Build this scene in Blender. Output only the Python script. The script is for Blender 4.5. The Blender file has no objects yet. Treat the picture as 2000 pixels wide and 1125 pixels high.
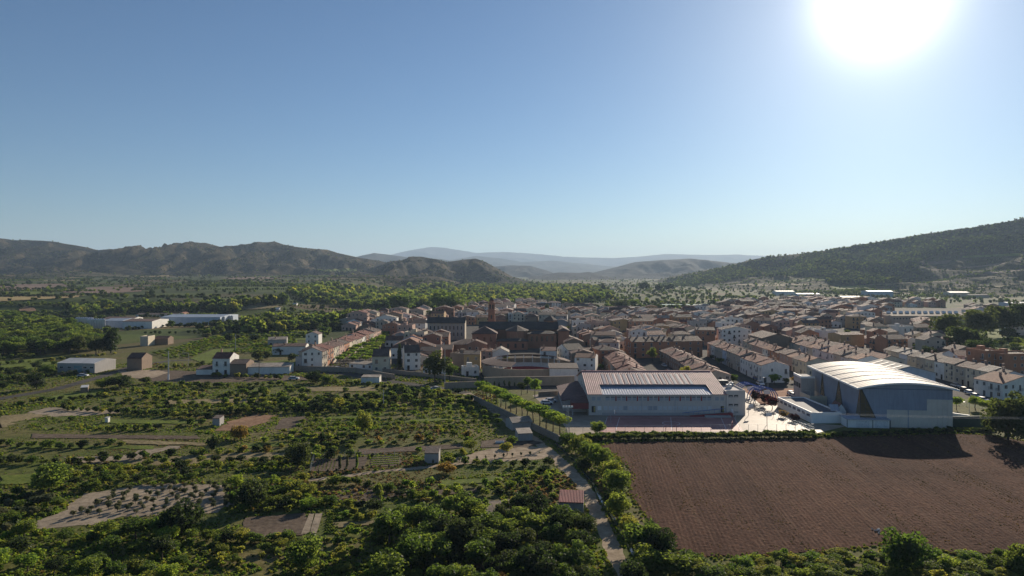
import bpy, bmesh, math, random
import numpy as np
from mathutils import Vector, Matrix, Euler, noise
from mathutils.bvhtree import BVHTree

# ------------------------------------------------------------------ camera, sky, sun, exposure
sc = bpy.context.scene
F, HZ, H = 1333.0, 530.0, 45.0            # focal length in photo pixels, horizon row, flying height in metres
cam_d = bpy.data.cameras.new('camera'); cam = bpy.data.objects.new('camera', cam_d)
sc.collection.objects.link(cam); sc.camera = cam
cam.location = (0, 0, H); cam.rotation_euler = (math.radians(90), 0, 0)
cam_d.sensor_width = 36; cam_d.lens = 36 * F / 2000.0
cam_d.shift_y = -(562.5 - HZ) / 2000.0
cam_d.clip_start = 1.0; cam_d.clip_end = 60000

SUN_AZ, SUN_EL = math.radians(28.4), math.radians(19.7)      # azimuth measured from +Y towards +X
SUN = Vector((math.sin(SUN_AZ) * math.cos(SUN_EL), math.cos(SUN_AZ) * math.cos(SUN_EL), math.sin(SUN_EL)))
sl = bpy.data.lights.new('sun', 'SUN'); sun = bpy.data.objects.new('sun', sl); sc.collection.objects.link(sun)
sl.energy = 5.0; sl.angle = math.radians(0.53); sl.color = (1.0, 0.87, 0.70)
sun.rotation_euler = SUN.to_track_quat('Z', 'Y').to_euler(); sun.location = (300, 600, 900)

world = bpy.data.worlds.new('World'); sc.world = world; world.use_nodes = True
wn, wl = world.node_tree.nodes, world.node_tree.links
wn.clear()
w_out = wn.new('ShaderNodeOutputWorld')
bg = wn.new('ShaderNodeBackground'); bg.inputs['Strength'].default_value = 0.0575
sky = wn.new('ShaderNodeTexSky'); sky.sky_type = 'NISHITA'; sky.sun_disc = False
sky.sun_elevation = SUN_EL; sky.sun_rotation = SUN_AZ
sky.altitude = 500; sky.air_density = 1.0; sky.dust_density = 0.35; sky.ozone_density = 3.0
tint = wn.new('ShaderNodeMixRGB'); tint.blend_type = 'MULTIPLY'; tint.inputs[0].default_value = 1.0
tint.inputs[2].default_value = (0.80, 0.955, 1.075, 1)
wl.new(sky.outputs[0], tint.inputs[1]); wl.new(tint.outputs[0], bg.inputs['Color'])
# the blazing aureole round the sun
tc = wn.new('ShaderNodeTexCoord')
dt = wn.new('ShaderNodeVectorMath'); dt.operation = 'DOT_PRODUCT'; dt.inputs[1].default_value = SUN
nrm = wn.new('ShaderNodeVectorMath'); nrm.operation = 'NORMALIZE'
wl.new(tc.outputs['Generated'], nrm.inputs[0]); wl.new(nrm.outputs[0], dt.inputs[0])
def wmath(op, a, b=None):
    n = wn.new('ShaderNodeMath'); n.operation = op
    for i, v in enumerate((a, b)):
        if v is None: continue
        if isinstance(v, (int, float)): n.inputs[i].default_value = v
        else: wl.new(v, n.inputs[i])
    return n.outputs[0]
ang = wmath('MULTIPLY', wmath('ARCCOSINE', wmath('MINIMUM', dt.outputs['Value'], 0.999999)), 57.2958)
core = wmath('MULTIPLY', wmath('POWER', 2.71828, wmath('MULTIPLY', wmath('POWER', wmath('DIVIDE', ang, 3.3), 2.0), -1.0)), 1.35)
halo = wmath('MULTIPLY', wmath('POWER', 2.71828, wmath('DIVIDE', ang, -6.0)), 0.43)
glow = wn.new('ShaderNodeBackground'); glow.inputs['Color'].default_value = (1.0, 0.92, 0.83, 1)
wl.new(wmath('ADD', core, halo), glow.inputs['Strength'])
addw = wn.new('ShaderNodeAddShader'); wl.new(bg.outputs[0], addw.inputs[0]); wl.new(glow.outputs[0], addw.inputs[1])
wl.new(addw.outputs[0], w_out.inputs['Surface'])

vs = sc.view_settings
vs.view_transform = 'Standard'; vs.look = 'None'; vs.gamma = 1.0; vs.use_curve_mapping = False
vs.exposure = 0.44
sc.cycles.use_denoising = True
sc.cycles.max_bounces = 6; sc.cycles.diffuse_bounces = 3; sc.cycles.transmission_bounces = 4
sc.cycles.volume_bounces = 0; sc.cycles.sample_clamp_indirect = 4.0

# ------------------------------------------------------------------ small tools
R = random.Random(11)
def G(px, py, z=0.0):
    """photo pixel -> point of the level z on the ground"""
    Y = F * (H - z) / (py - HZ)
    return ((px - 1000) / F * Y, Y)
def PX(x, y, z=0.0):
    return 1000 + F * x / y, HZ - F * (z - H) / y
def link(o): sc.collection.objects.link(o); return o
def smooth(t):
    t = min(1.0, max(0.0, t)); return t * t * (3 - 2 * t)
def nz(x, y, s, seed=0.0):
    return noise.noise(Vector((x / s + seed * 17.3, y / s - seed * 9.1, seed)))
def fbm(x, y, s, o=4, seed=0.0):
    v, a = 0.0, 1.0
    for i in range(o):
        v += a * nz(x, y, s, seed + i * 1.7); s *= 0.5; a *= 0.5
    return v
def inpoly(x, y, P):
    c = False; n = len(P); j = n - 1
    for i in range(n):
        xi, yi = P[i]; xj, yj = P[j]
        if (yi > y) != (yj > y) and x < (xj - xi) * (y - yi) / (yj - yi) + xi: c = not c
        j = i
    return c

class MB:
    """collects faces, then links them as one mesh object"""
    def __init__(s): s.v, s.f, s.m = [], [], []; s.M = None
    def add(s, pts, faces, m=0):
        b = len(s.v)
        if s.M is not None: pts = [s.M @ Vector(p) for p in pts]
        s.v += [tuple(p) for p in pts]
        for f in faces: s.f.append(tuple(b + i for i in f)); s.m.append(m)
    def poly(s, pts, m=0): s.add(pts, [tuple(range(len(pts)))], m)
    def box(s, x0, x1, y0, y1, z0, z1, m=0, bottom=False):
        p = [(x0,y0,z0),(x1,y0,z0),(x1,y1,z0),(x0,y1,z0),(x0,y0,z1),(x1,y0,z1),(x1,y1,z1),(x0,y1,z1)]
        fs = [(4,5,6,7),(0,1,5,4),(1,2,6,5),(2,3,7,6),(3,0,4,7)]
        if bottom: fs.append((3,2,1,0))
        s.add(p, fs, m)
    def slab(s, pts, t, m=0, m2=None):
        """thick plate: top polygon pts and a copy t below"""
        n = len(pts); lo = [(p[0], p[1], p[2] - t) for p in pts]
        s.add(list(pts) + lo, [tuple(range(n))], m)
        b = [tuple(range(2*n-1, n-1, -1))] + [(i, i + n, (i+1) % n + n, (i+1) % n) for i in range(n)]
        s.add(list(pts) + lo, b, m if m2 is None else m2)
    def tube(s, a, b, r0, r1, n=6, m=0, cap=False):
        a, b = Vector(a), Vector(b); d = (b - a).normalized()
        u = d.orthogonal().normalized(); w = d.cross(u)
        pts = []
        for c, r in ((a, r0), (b, r1)):
            for i in range(n):
                t = 2 * math.pi * i / n; pts.append(c + u * (r * math.cos(t)) + w * (r * math.sin(t)))
        fs = [(i, (i+1) % n, (i+1) % n + n, i + n) for i in range(n)]
        if cap: fs += [tuple(range(n, 2*n)), tuple(range(n-1, -1, -1))]
        s.add(pts, fs, m)
    def path(s, pts, r, n=5, m=0):
        for a, b in zip(pts, pts[1:]): s.tube(a, b, r, r, n, m)
    def cyl(s, x, y, z0, z1, r, n=16, m=0, r1=None):
        s.tube((x, y, z0), (x, y, z1), r, r if r1 is None else r1, n, m, cap=True)
    def mesh(s, name, mats):
        me = bpy.data.meshes.new(name); me.from_pydata(s.v, [], s.f)
        for k in (mats if isinstance(mats, (list, tuple)) else [mats]): me.materials.append(k)
        if any(s.m): me.polygons.foreach_set('material_index', s.m)
        me.update(); return me
    def build(s, name, mats, parent=None, smooth_=False, loc=None, rz=0.0):
        me = s.mesh(name, mats)
        if smooth_: me.polygons.foreach_set('use_smooth', [True] * len(me.polygons))
        o = link(bpy.data.objects.new(name, me)); o.parent = parent
        if loc is not None: o.location = loc
        if rz: o.rotation_euler = (0, 0, rz)
        return o

def put(name, me, parent=None, loc=(0,0,0), rz=0.0, scale=None):
    o = link(bpy.data.objects.new(name, me)); o.parent = parent; o.location = loc; o.rotation_euler = (0, 0, rz)
    if scale is not None: o.scale = scale
    return o
def struct(o, kind='structure'): o['kind'] = kind; return o
def thing(name, cat, loc=(0,0,0), rz=0.0, label=None, group=None):
    o = link(bpy.data.objects.new(name, None)); o.location = loc; o.rotation_euler = (0, 0, rz)
    o.empty_display_size = 1; o['category'] = cat
    if label: o['label'] = label
    if group: o['group'] = group
    return o
def tag(o, label, cat, group=None):
    o['label'] = label; o['category'] = cat
    if group: o['group'] = group
    return o

# ------------------------------------------------------------------ materials
_M = {}
def nodes(name):
    m = bpy.data.materials.new(name); m.use_nodes = True
    return m, m.node_tree.nodes, m.node_tree.links, m.node_tree.nodes['Principled BSDF']
def ramp(n, l, src, stops, interp='LINEAR'):
    r = n.new('ShaderNodeValToRGB'); r.color_ramp.interpolation = interp
    el = r.color_ramp.elements
    while len(el) > 1: el.remove(el[-1])
    el[0].position = stops[0][0]; el[0].color = (*stops[0][1], 1)
    for p, c in stops[1:]:
        e = el.new(p); e.color = (*c, 1)
    l.new(src, r.inputs[0]); return r.outputs[0]
def noise_n(n, l, vec, scale, detail=4, rough=0.6):
    t = n.new('ShaderNodeTexNoise'); t.inputs['Scale'].default_value = scale
    t.inputs['Detail'].default_value = detail; t.inputs['Roughness'].default_value = rough
    if vec is not None: l.new(vec, t.inputs['Vector'])
    return t.outputs['Fac']
def mixc(n, l, fac, a, b, mode='MIX'):
    x = n.new('ShaderNodeMixRGB'); x.blend_type = mode
    for i, v in enumerate((fac, a, b)):
        if isinstance(v, (int, float)): x.inputs[i].default_value = v
        elif isinstance(v, tuple): x.inputs[i].default_value = (*v, 1)
        else: l.new(v, x.inputs[i])
    return x.outputs[0]
def mapping(n, l, vec, scale=(1,1,1), rot=(0,0,0)):
    m = n.new('ShaderNodeMapping'); m.inputs['Scale'].default_value = scale; m.inputs['Rotation'].default_value = rot
    l.new(vec, m.inputs['Vector']); return m.outputs[0]
def bump(n, l, p, h, strength=0.3, dist=0.1):
    b = n.new('ShaderNodeBump'); b.inputs['Strength'].default_value = strength; b.inputs['Distance'].default_value = dist
    l.new(h, b.inputs['Height']); l.new(b.outputs[0], p.inputs['Normal'])
def sc3(c, k): return tuple(min(1.0, x * k) for x in c)
def plain(name, col, rough=0.8, var=0.25, scale=0.6, metal=0.0, bumps=0.15, streak=False):
    """painted / rendered surface with blotches and weathering"""
    if name in _M: return _M[name]
    m, n, l, p = nodes(name)
    g = n.new('ShaderNodeNewGeometry').outputs['Position']
    a = noise_n(n, l, g, scale, 5); b = noise_n(n, l, mapping(n, l, g, (3.1, 3.1, 0.35)) if streak else g, scale * 4, 3)
    mx = n.new('ShaderNodeMath'); mx.operation = 'MULTIPLY'; l.new(a, mx.inputs[0]); l.new(b, mx.inputs[1])
    oi = n.new('ShaderNodeObjectInfo')
    c = ramp(n, l, mx.outputs[0], [(0.10, sc3(col, 1 - var)), (0.25, col), (0.42, sc3(col, 1 + var * 0.5))])
    l.new(c, p.inputs['Base Color']); p.inputs['Roughness'].default_value = rough; p.inputs['Metallic'].default_value = metal
    if bumps: bump(n, l, p, b, bumps, 0.05)
    _M[name] = m; return m
# ------------------------------------------------------------------ land
def land_mat():
    m, n, l, p = nodes('land')
    g = n.new('ShaderNodeNewGeometry').outputs['Position']
    # nearby: rough grass, soil and dry patches
    a = noise_n(n, l, g, 0.035, 6, 0.65); b = noise_n(n, l, g, 0.45, 5, 0.7); c = noise_n(n, l, mapping(n, l, g, (1, 3.2, 1)), 0.02, 4)
    near = mixc(n, l, ramp(n, l, a, [(0.38, (0,0,0)), (0.62, (1,1,1))]), (0.095, 0.120, 0.024), (0.16, 0.135, 0.05))
    near = mixc(n, l, ramp(n, l, c, [(0.58, (0,0,0)), (0.70, (1,1,1))]), near, (0.19, 0.145, 0.075))
    near = mixc(n, l, 0.75, near, ramp(n, l, b, [(0.30, (0.35,0.35,0.35)), (0.55, (1,1,1)), (0.75, (1.5,1.45,1.3))]), 'MULTIPLY')
    # far: patchwork of fields
    v = n.new('ShaderNodeTexVoronoi'); v.inputs['Scale'].default_value = 1.0
    wob = n.new('ShaderNodeVectorMath'); wob.operation = 'ADD'
    nn = n.new('ShaderNodeTexNoise'); nn.inputs['Scale'].default_value = 0.006; l.new(g, nn.inputs['Vector'])
    sc_ = n.new('ShaderNodeVectorMath'); sc_.operation = 'SCALE'; sc_.inputs['Scale'].default_value = 120; l.new(nn.outputs['Color'], sc_.inputs[0])
    l.new(g, wob.inputs[0]); l.new(sc_.outputs[0], wob.inputs[1])
    l.new(mapping(n, l, wob.outputs[0], (0.0085, 0.013, 0)), v.inputs['Vector'])
    sep = n.new('ShaderNodeSeparateColor'); l.new(v.outputs['Color'], sep.inputs[0])
    far = ramp(n, l, sep.outputs[0], [(0, (0.045,0.062,0.014)), (0.22, (0.065,0.088,0.018)), (0.40, (0.085,0.078,0.032)), (0.55, (0.050,0.072,0.015)), (0.70, (0.12,0.088,0.046)), (0.82, (0.085,0.115,0.024)), (0.94, (0.20,0.155,0.075))], 'CONSTANT')
    rows = n.new('ShaderNodeTexWave'); rows.inputs['Scale'].default_value = 0.09; rows.inputs['Distortion'].default_value = 3.0; l.new(g, rows.inputs['Vector'])
    far = mixc(n, l, 0.45, far, ramp(n, l, b, [(0.3, (0.5,0.5,0.5)), (0.7, (1.3,1.3,1.2))]), 'MULTIPLY')
    far = mixc(n, l, 0.12, far, rows.outputs['Color'], 'MULTIPLY')
    sp = n.new('ShaderNodeSeparateXYZ'); l.new(g, sp.inputs[0])
    mr = n.new('ShaderNodeMapRange'); mr.inputs['From Min'].default_value = 330; mr.inputs['From Max'].default_value = 480; l.new(sp.outputs['Y'], mr.inputs['Value'])
    l.new(mixc(n, l, mr.outputs[0], near, far), p.inputs['Base Color'])
    p.inputs['Roughness'].default_value = 0.95; p.inputs['Specular IOR Level'].default_value = 0.1
    bump(n, l, p, b, 0.5, 0.4)
    return m

def zt(x, y):
    """gentle relief of the valley floor"""
    k = smooth((y - 700 - 40 * nz(x, y, 160, 3)) / 90) * smooth((-x - 150 - 0.05 * y) / 130)
    z = 13.0 * k + k * 0.012 * max(0, y - 850)
    z += 3.0 * smooth((y - 900) / 500) * (1 + fbm(x, y, 260, 3, 5)) * 0.5
    if y > 800: z += smooth((y-800)/800) * 5 * max(0.0, fbm(x, y, 420, 3, 8))
    return z
ys = list(np.linspace(-120, 700, 30)) + list(np.linspace(712, 1500, 66)) + list(np.linspace(1530, 4000, 70)) + list(np.linspace(4200, 18500, 30))
us = np.linspace(-1, 1, 141)
mb = MB(); V = []; nx = len(us)
for y in ys:
    half = 260 + abs(y) * 1.15 + 300
    for u in us: V.append((u * half, y, zt(u * half, y)))
mb.v = V
for j in range(len(ys) - 1):
    for i in range(nx - 1):
        a = j * nx + i; mb.f.append((a, a + 1, a + 1 + nx, a + nx)); mb.m.append(0)
ground = struct(mb.build('ground', land_mat(), smooth_=True))

def hill_mat(name, c0, c1, c2, sc_=1.0, fade=None):
    m, n, l, p = nodes(name)
    g = n.new('ShaderNodeNewGeometry').outputs['Position']
    a = noise_n(n, l, g, 0.012 * sc_, 7, 0.68); b = noise_n(n, l, g, 0.09 * sc_, 5, 0.75)
    c = ramp(n, l, a, [(0.36, c0), (0.50, c1), (0.66, c2)])
    c = mixc(n, l, 0.8, c, ramp(n, l, b, [(0.40, (0.35,0.38,0.36)), (0.52, (1,1,1)), (0.7, (1.5,1.45,1.35))]), 'MULTIPLY')
    l.new(c, p.inputs['Base Color']); p.inputs['Roughness'].default_value = 0.95; p.inputs['Specular IOR Level'].default_value = 0.05
    bump(n, l, p, b, 0.9, 6.0 / sc_)
    return m
TERR = []
def ridge(name, pts, yr, depth, zf, mat, rough=0.35, fr=1.0, step=4, rows=34, seed=1, back=0.7, power=1.25):
    """a range whose crest passes through the given points; spurs and gullies run down to its foot"""
    P = sorted(pts); px = np.arange(P[0][0], P[-1][0] + step, step)
    py = np.interp(px, [p[0] for p in P], [p[1] for p in P])
    V, Fc = [], []; nr = rows + 10
    for i, x in enumerate(px):
        Yr = yr(x) if callable(yr) else yr
        X = (x - 1000) / F * Yr
        Yr2 = Yr + 0.10 * depth * fbm(X, 0, depth * 1.2, 2, seed)
        zc = H + (HZ - py[i]) / F * Yr2; zc += (zc - zf) * 0.012 * fbm(X, 3, depth * 0.06, 3, seed + 2)
        X = (x - 1000) / F * Yr2
        for j in range(nr):
            if j <= rows:
                v = j / rows; Y = Yr2 - depth * (1 - v)
                w = fbm(X / 1.0, Y * 0.42, depth * 0.34 / fr, 5, seed)          # gullies down the slope
                rg = 1 - 2.2 * abs(w); e = 4 * v * (1 - v)
                vv = min(1, max(0, v + rough * e * (rg - 0.55) * 0.62))
                z = zf + (zc - zf) * (vv ** power) if v < 1 else zc
                if v < 1: z += (zc - zf) * rough * e * (0.46 * (0.42 - abs(w)) + 0.24 * (0.3 - abs(fbm(X, Y * 0.6, depth * 0.10, 3, seed + 4))))
                if j == 0: z = zf - 12
            else:
                v = (j - rows) / 9.0; Y = Yr2 + depth * back * v; z = zc + (zf - 20 - zc) * smooth(v)
            V.append((X, Y, z))
    for i in range(len(px) - 1):
        for j in range(nr - 1):
            a = i * nr + j; Fc.append((a, a + nr, a + nr + 1, a + 1))
    me = bpy.data.meshes.new(name); me.from_pydata(V, [], Fc); me.materials.append(mat)
    me.polygons.foreach_set('use_smooth', [True] * len(me.polygons)); me.update()
    o = link(bpy.data.objects.new(name, me)); struct(o)
    TERR.append(BVHTree.FromPolygons([Vector(v) for v in V], Fc))
    return o
scrub = hill_mat('scrub_hillside', (0.012,0.014,0.008), (0.042,0.037,0.020), (0.14,0.105,0.060))
scrub2 = hill_mat('scrub_far', (0.016,0.019,0.014), (0.030,0.028,0.020), (0.07,0.056,0.040), 0.7)
rocky = hill_mat('hill_blue', (0.03,0.034,0.03), (0.045,0.045,0.038), (0.07,0.065,0.055), 0.4)
slope_m = hill_mat('terraced_slope', (0.032,0.040,0.016), (0.070,0.066,0.034), (0.15,0.115,0.065), 1.8)

ridge('far_mountains', [(560,520),(690,510),(760,498),(800,489),(840,482),(870,484),(900,489),(930,494),(980,492),(1020,494),(1060,497),(1100,501),(1150,503),(1200,504),(1250,501),(1300,496),(1340,497),(1400,498),(1440,497),(1500,500),(1600,505)], 15500, 3500, 0, rocky, 0.3, 1.0, 6, 24, 3)
ridge('far_mountains', [(640,515),(690,503),(730,494),(765,498),(800,503),(860,506),(900,512),(1000,528)], 7200, 1500, 0, scrub2, 0.35, 1.2, 5, 24, 8)
ridge('far_mountains', [(840,530),(880,508),(930,500),(980,505),(1020,512),(1080,509),(1140,515),(1200,521),(1260,524),(1330,530)], 10500, 2500, 0, rocky, 0.35, 1.0, 5, 24, 14)
ridge('hills', [(1100,548),(1170,530),(1205,521),(1240,512),(1290,508),(1330,506),(1345,505),(1400,510),(1440,515),(1480,524),(1560,535)], 5200, 1400, 0, scrub2, 0.45, 1.4, 4, 30, 21)
ridge('hills', [(930,540),(960,521),(1000,518),(1035,519),(1070,529),(1110,545)], 5600, 1000, 0, scrub2, 0.4, 1.4, 4, 24, 24)
ridge('hills', [(1000,550),(1045,539),(1090,532),(1130,533),(1150,531),(1180,537),(1210,549)], 4300, 800, 0, scrub2, 0.4, 1.4, 4, 24, 31)
ridge('mountains', [(-260,470),(-80,462),(0,465),(30,469),(70,469),(110,473),(150,480),(190,489),(215,486),(240,489),(270,492),(300,486),(335,478),(400,474),(425,481),(450,483),(480,480),(515,474),(535,471),(555,478),(600,485),(640,488),(660,494),(700,503),(740,509),(790,521),(850,540)], 3000, 900, 16, scrub, 0.62, 1.5, 3, 44, 5)
ridge('hills', [(560,552),(620,538),(680,528),(740,520),(765,510),(790,508),(805,502),(820,501),(850,506),(875,512),(905,507),(930,505),(950,512),(975,526),(1000,540),(1040,552)], 2500, 620, 6, scrub, 0.6, 1.4, 3, 40, 12)
ridge('hills', [(400,560),(470,546),(560,540),(640,541),(700,536),(760,541),(820,536),(860,541),(900,552)], 1850, 420, 6, scrub, 0.55, 1.3, 4, 30, 17)
ridge('hills', [(-200,556),(-60,545),(60,535),(160,530),(260,538),(380,541),(470,550)], 2150, 560, 14, slope_m, 0.5, 1.3, 5, 30, 19)
ridge('hills', [(1262,562),(1290,551),(1330,538),(1400,525),(1450,514),(1480,505),(1530,499),(1600,491),(1640,486),(1680,478),(1740,468),(1800,458),(1860,450),(1920,441),(1960,434),(2000,427),(2080,418),(2240,405),(2420,410)], lambda x: 2400 - (x - 1262) * 0.60, 1080, 0, slope_m, 0.40, 1.2, 4, 44, 27, power=1.65)

GB = BVHTree.FromPolygons([Vector(v) for v in V], mb.f)
def gz(x, y):
    z = -50.0
    if y < 640: return 0.0
    for t in [GB] + TERR:
        h = t.ray_cast(Vector((x, y, 2000)), Vector((0, 0, -1)))
        if h[0] is not None: z = max(z, h[0].z)
    return z
def GT(px, py):
    """photo pixel -> first point of the land along that line of sight"""
    d = Vector(((px - 1000) / F, 1.0, -(py - HZ) / F)).normalized(); best = None
    for t in [GB] + TERR:
        h = t.ray_cast(Vector((0, 0, H)), d)
        if h[0] is not None and (best is None or h[3] < best[3]): best = h
    return best[0] if best else None

# ------------------------------------------------------------------ haze: one closed box of thin air
hm = bpy.data.materials.new('air'); hm.use_nodes = True; hn = hm.node_tree.nodes; hn.clear()
ho = hn.new('ShaderNodeOutputMaterial'); pv = hn.new('ShaderNodeVolumePrincipled')
pv.inputs['Color'].default_value = (0.58, 0.77, 1.0, 1); pv.inputs['Density'].default_value = 7.0e-5; pv.inputs['Anisotropy'].default_value = 0.2
hm.node_tree.links.new(pv.outputs[0], ho.inputs['Volume'])
mb = MB(); mb.box(-24000, 24000, -400, 21000, -40, 660, 0, True)
hz_ = mb.build('haze', hm); struct(hz_, 'stuff')
# ------------------------------------------------------------------ foliage kit
def leaf_mat(name, col, trans, var=0.35):
    m, n, l, p = nodes(name)
    out = n['Material Output']; n.remove(p)
    g = n.new('ShaderNodeNewGeometry').outputs['Position']; oi = n.new('ShaderNodeObjectInfo')
    a = noise_n(n, l, g, 0.9, 3)
    ad = n.new('ShaderNodeMath'); ad.operation = 'ADD'; l.new(a, ad.inputs[0])
    mu = n.new('ShaderNodeMath'); mu.operation = 'MULTIPLY_ADD'; mu.inputs[1].default_value = 0.5; mu.inputs[2].default_value = -0.25
    l.new(oi.outputs['Random'], mu.inputs[0]); l.new(mu.outputs[0], ad.inputs[1])
    w = lambda c, k, r=1.0: (c[0] * k * r, c[1] * k, c[2] * k * 0.9)
    c1 = ramp(n, l, ad.outputs[0], [(0.25, w(col, 1 - var, 0.85)), (0.5, col), (0.75, w(col, 1 + var, 1.25))])
    c2 = ramp(n, l, ad.outputs[0], [(0.25, w(trans, 1 - var, 0.85)), (0.5, trans), (0.75, w(trans, 1 + var, 1.2))])
    d = n.new('ShaderNodeBsdfDiffuse'); t = n.new('ShaderNodeBsdfTranslucent'); s = n.new('ShaderNodeBsdfGlossy')
    s.inputs['Roughness'].default_value = 0.5; s.inputs['Color'].default_value = (0.5, 0.5, 0.5, 1)
    l.new(c1, d.inputs[0]); l.new(c2, t.inputs[0])
    x = n.new('ShaderNodeMixShader'); x.inputs[0].default_value = 0.46; l.new(d.outputs[0], x.inputs[1]); l.new(t.outputs[0], x.inputs[2])
    y = n.new('ShaderNodeMixShader'); y.inputs[0].default_value = 0.03; l.new(x.outputs[0], y.inputs[1]); l.new(s.outputs[0], y.inputs[2])
    l.new(y.outputs[0], out.inputs['Surface']); return m
LM = {
 'green':  leaf_mat('leaf_green', (0.055,0.095,0.020), (0.25,0.35,0.05)),
 'yellow': leaf_mat('leaf_yellow_green', (0.095,0.120,0.024), (0.40,0.45,0.065)),
 'dark':   leaf_mat('leaf_dark', (0.028,0.046,0.016), (0.09,0.13,0.03)),
 'olive':  leaf_mat('leaf_olive', (0.085,0.105,0.058), (0.16,0.18,0.08)),
 'red':    leaf_mat('leaf_plum', (0.045,0.016,0.020), (0.08,0.015,0.018)),
 'plane':  leaf_mat('leaf_plane', (0.075,0.135,0.022), (0.38,0.54,0.06), 0.25),
 'dry':    leaf_mat('leaf_dry', (0.16,0.125,0.055), (0.30,0.22,0.09)),
 'rust':   leaf_mat('leaf_rust', (0.085,0.072,0.022), (0.36,0.27,0.06)),
}
bark = plain('bark', (0.10,0.075,0.055), 0.95, 0.3, 3.0)
_C = {}
def crown_mesh(shape, var, lod, mat):
    key = (shape, var, lod, mat)
    if key in _C: return _C[key]
    base = (shape, var, lod)
    rs = np.random.RandomState(hash((('round','column','umbrella','tuft').index(shape), var, lod)) % 99991)
    nl, ls, ncl = {0: (2600, 0.085, 30), 1: (900, 0.14, 20), 2: (260, 0.25, 12), 3: (90, 0.40, 8)}[lod]
    cc = rs.normal(size=(ncl, 3)); cc /= np.linalg.norm(cc, axis=1)[:, None]
    cc *= (rs.uniform(0.30, 0.80, ncl))[:, None]
    rr = rs.uniform(0.20, 0.44, ncl)
    if shape == 'column':
        cc[:, :2] *= 0.6 * (1 - 0.45 * np.clip(cc[:, 2:], 0, 1)); cc[:, 2] = rs.uniform(-0.75, 0.8, ncl); rr = rs.uniform(0.25, 0.42, ncl) * (1 - 0.5 * np.clip(cc[:, 2], 0, 1))
    if shape == 'umbrella':
        cc[:, 2] = cc[:, 2] * 0.45 + 0.2
    if shape == 'tuft':
        cc[:, 2] = np.abs(cc[:, 2]) * 0.5 - 0.9; rr *= 0.9
    cc[0] = 0; rr[0] = 0.5
    k = rs.choice(ncl, nl, p=rr**2 / (rr**2).sum())
    d = rs.normal(size=(nl, 3)); d[:, 2] += 0.25; d /= np.linalg.norm(d, axis=1)[:, None]
    p = cc[k] + d * (rr[k] * rs.uniform(0.55, 1.12, nl) ** 0.7)[:, None]
    low = -1.0 if shape == 'tuft' else -0.85
    p[:, 2] = np.maximum(p[:, 2], low + rs.uniform(0, 0.15, nl))
    nr = d * 0.7 + rs.normal(size=(nl, 3)) * 0.75; nr /= np.linalg.norm(nr, axis=1)[:, None]
    t = np.cross(nr, rs.normal(size=(nl, 3))); t /= np.linalg.norm(t, axis=1)[:, None]
    b = np.cross(nr, t); s = (ls * rs.uniform(0.55, 1.35, nl))[:, None]
    v = np.stack([p - t * s, p - b * s * 0.62 + nr * s * 0.12, p + t * s, p + b * s * 0.62 - nr * s * 0.1], 1).reshape(-1, 3)
    me = bpy.data.meshes.new('crown_' + shape); me.vertices.add(nl * 4); me.vertices.foreach_set('co', v.ravel())
    me.loops.add(nl * 4); me.loops.foreach_set('vertex_index', np.arange(nl * 4))
    me.polygons.add(nl); me.polygons.foreach_set('loop_start', np.arange(0, nl * 4, 4)); me.polygons.foreach_set('loop_total', np.full(nl, 4))
    me.materials.append(LM[mat]); me.update(calc_edges=True); _C[key] = me; return me
def trunk_mesh(var):
    key = ('trunk', var)
    if key in _C: return _C[key]
    r = random.Random(var); m = MB(); x = y = 0.0; pz = 0.0
    rad = 0.055
    for i in range(1, 4):
        nx_, ny_ = x + r.uniform(-.04, .04), y + r.uniform(-.04, .04)
        m.tube((x, y, pz), (nx_, ny_, i / 3), rad, rad * 0.82, 7); x, y, pz = nx_, ny_, i / 3; rad *= 0.82
    for i in range(5):
        a = i * 1.26 + r.uniform(-.4, .4); q = r.uniform(0.3, 0.5)
        m.tube((x, y, r.uniform(0.75, 1.0)), (x + q * math.cos(a), y + q * math.sin(a), 1.0 + r.uniform(0.3, 0.7)), 0.028, 0.01, 5)
    _C[key] = m.mesh('trunk', bark); return _C[key]

TREES = []     # every plant that is planted below, built at the end by apparent size
def tree(x, y, rad, h, kind='fruit_tree', mat='green', shape='round', z=0.0, trunk=0.35, desc=None, label=None, lod=None):
    if y < 60: return
    TREES.append(dict(x=x, y=y, z=z, r=rad, h=h, kind=kind, mat=mat, shape=shape, trunk=trunk, desc=desc, label=label, lod=lod, app=rad * (h ** .5) / y))
def tpx(px, py, rpx, hpx, **k):
    """a plant whose foot stands at a photo pixel; half width and height given in photo pixels"""
    x, y = G(px, py); tree(x, y, rpx * y / F, hpx * y / F, **k)
NOGO = []      # world polygons that stay free of scattered growth
def blocked(x, y, pad=0.0):
    return any(b[0] - pad < x < b[1] + pad and b[2] - pad < y < b[3] + pad and inpoly(x, y, P) for P, b in NOGO)
def nogo(P):
    NOGO.append((P, (min(p[0] for p in P), max(p[0] for p in P), min(p[1] for p in P), max(p[1] for p in P))))
LAWN = []
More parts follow.
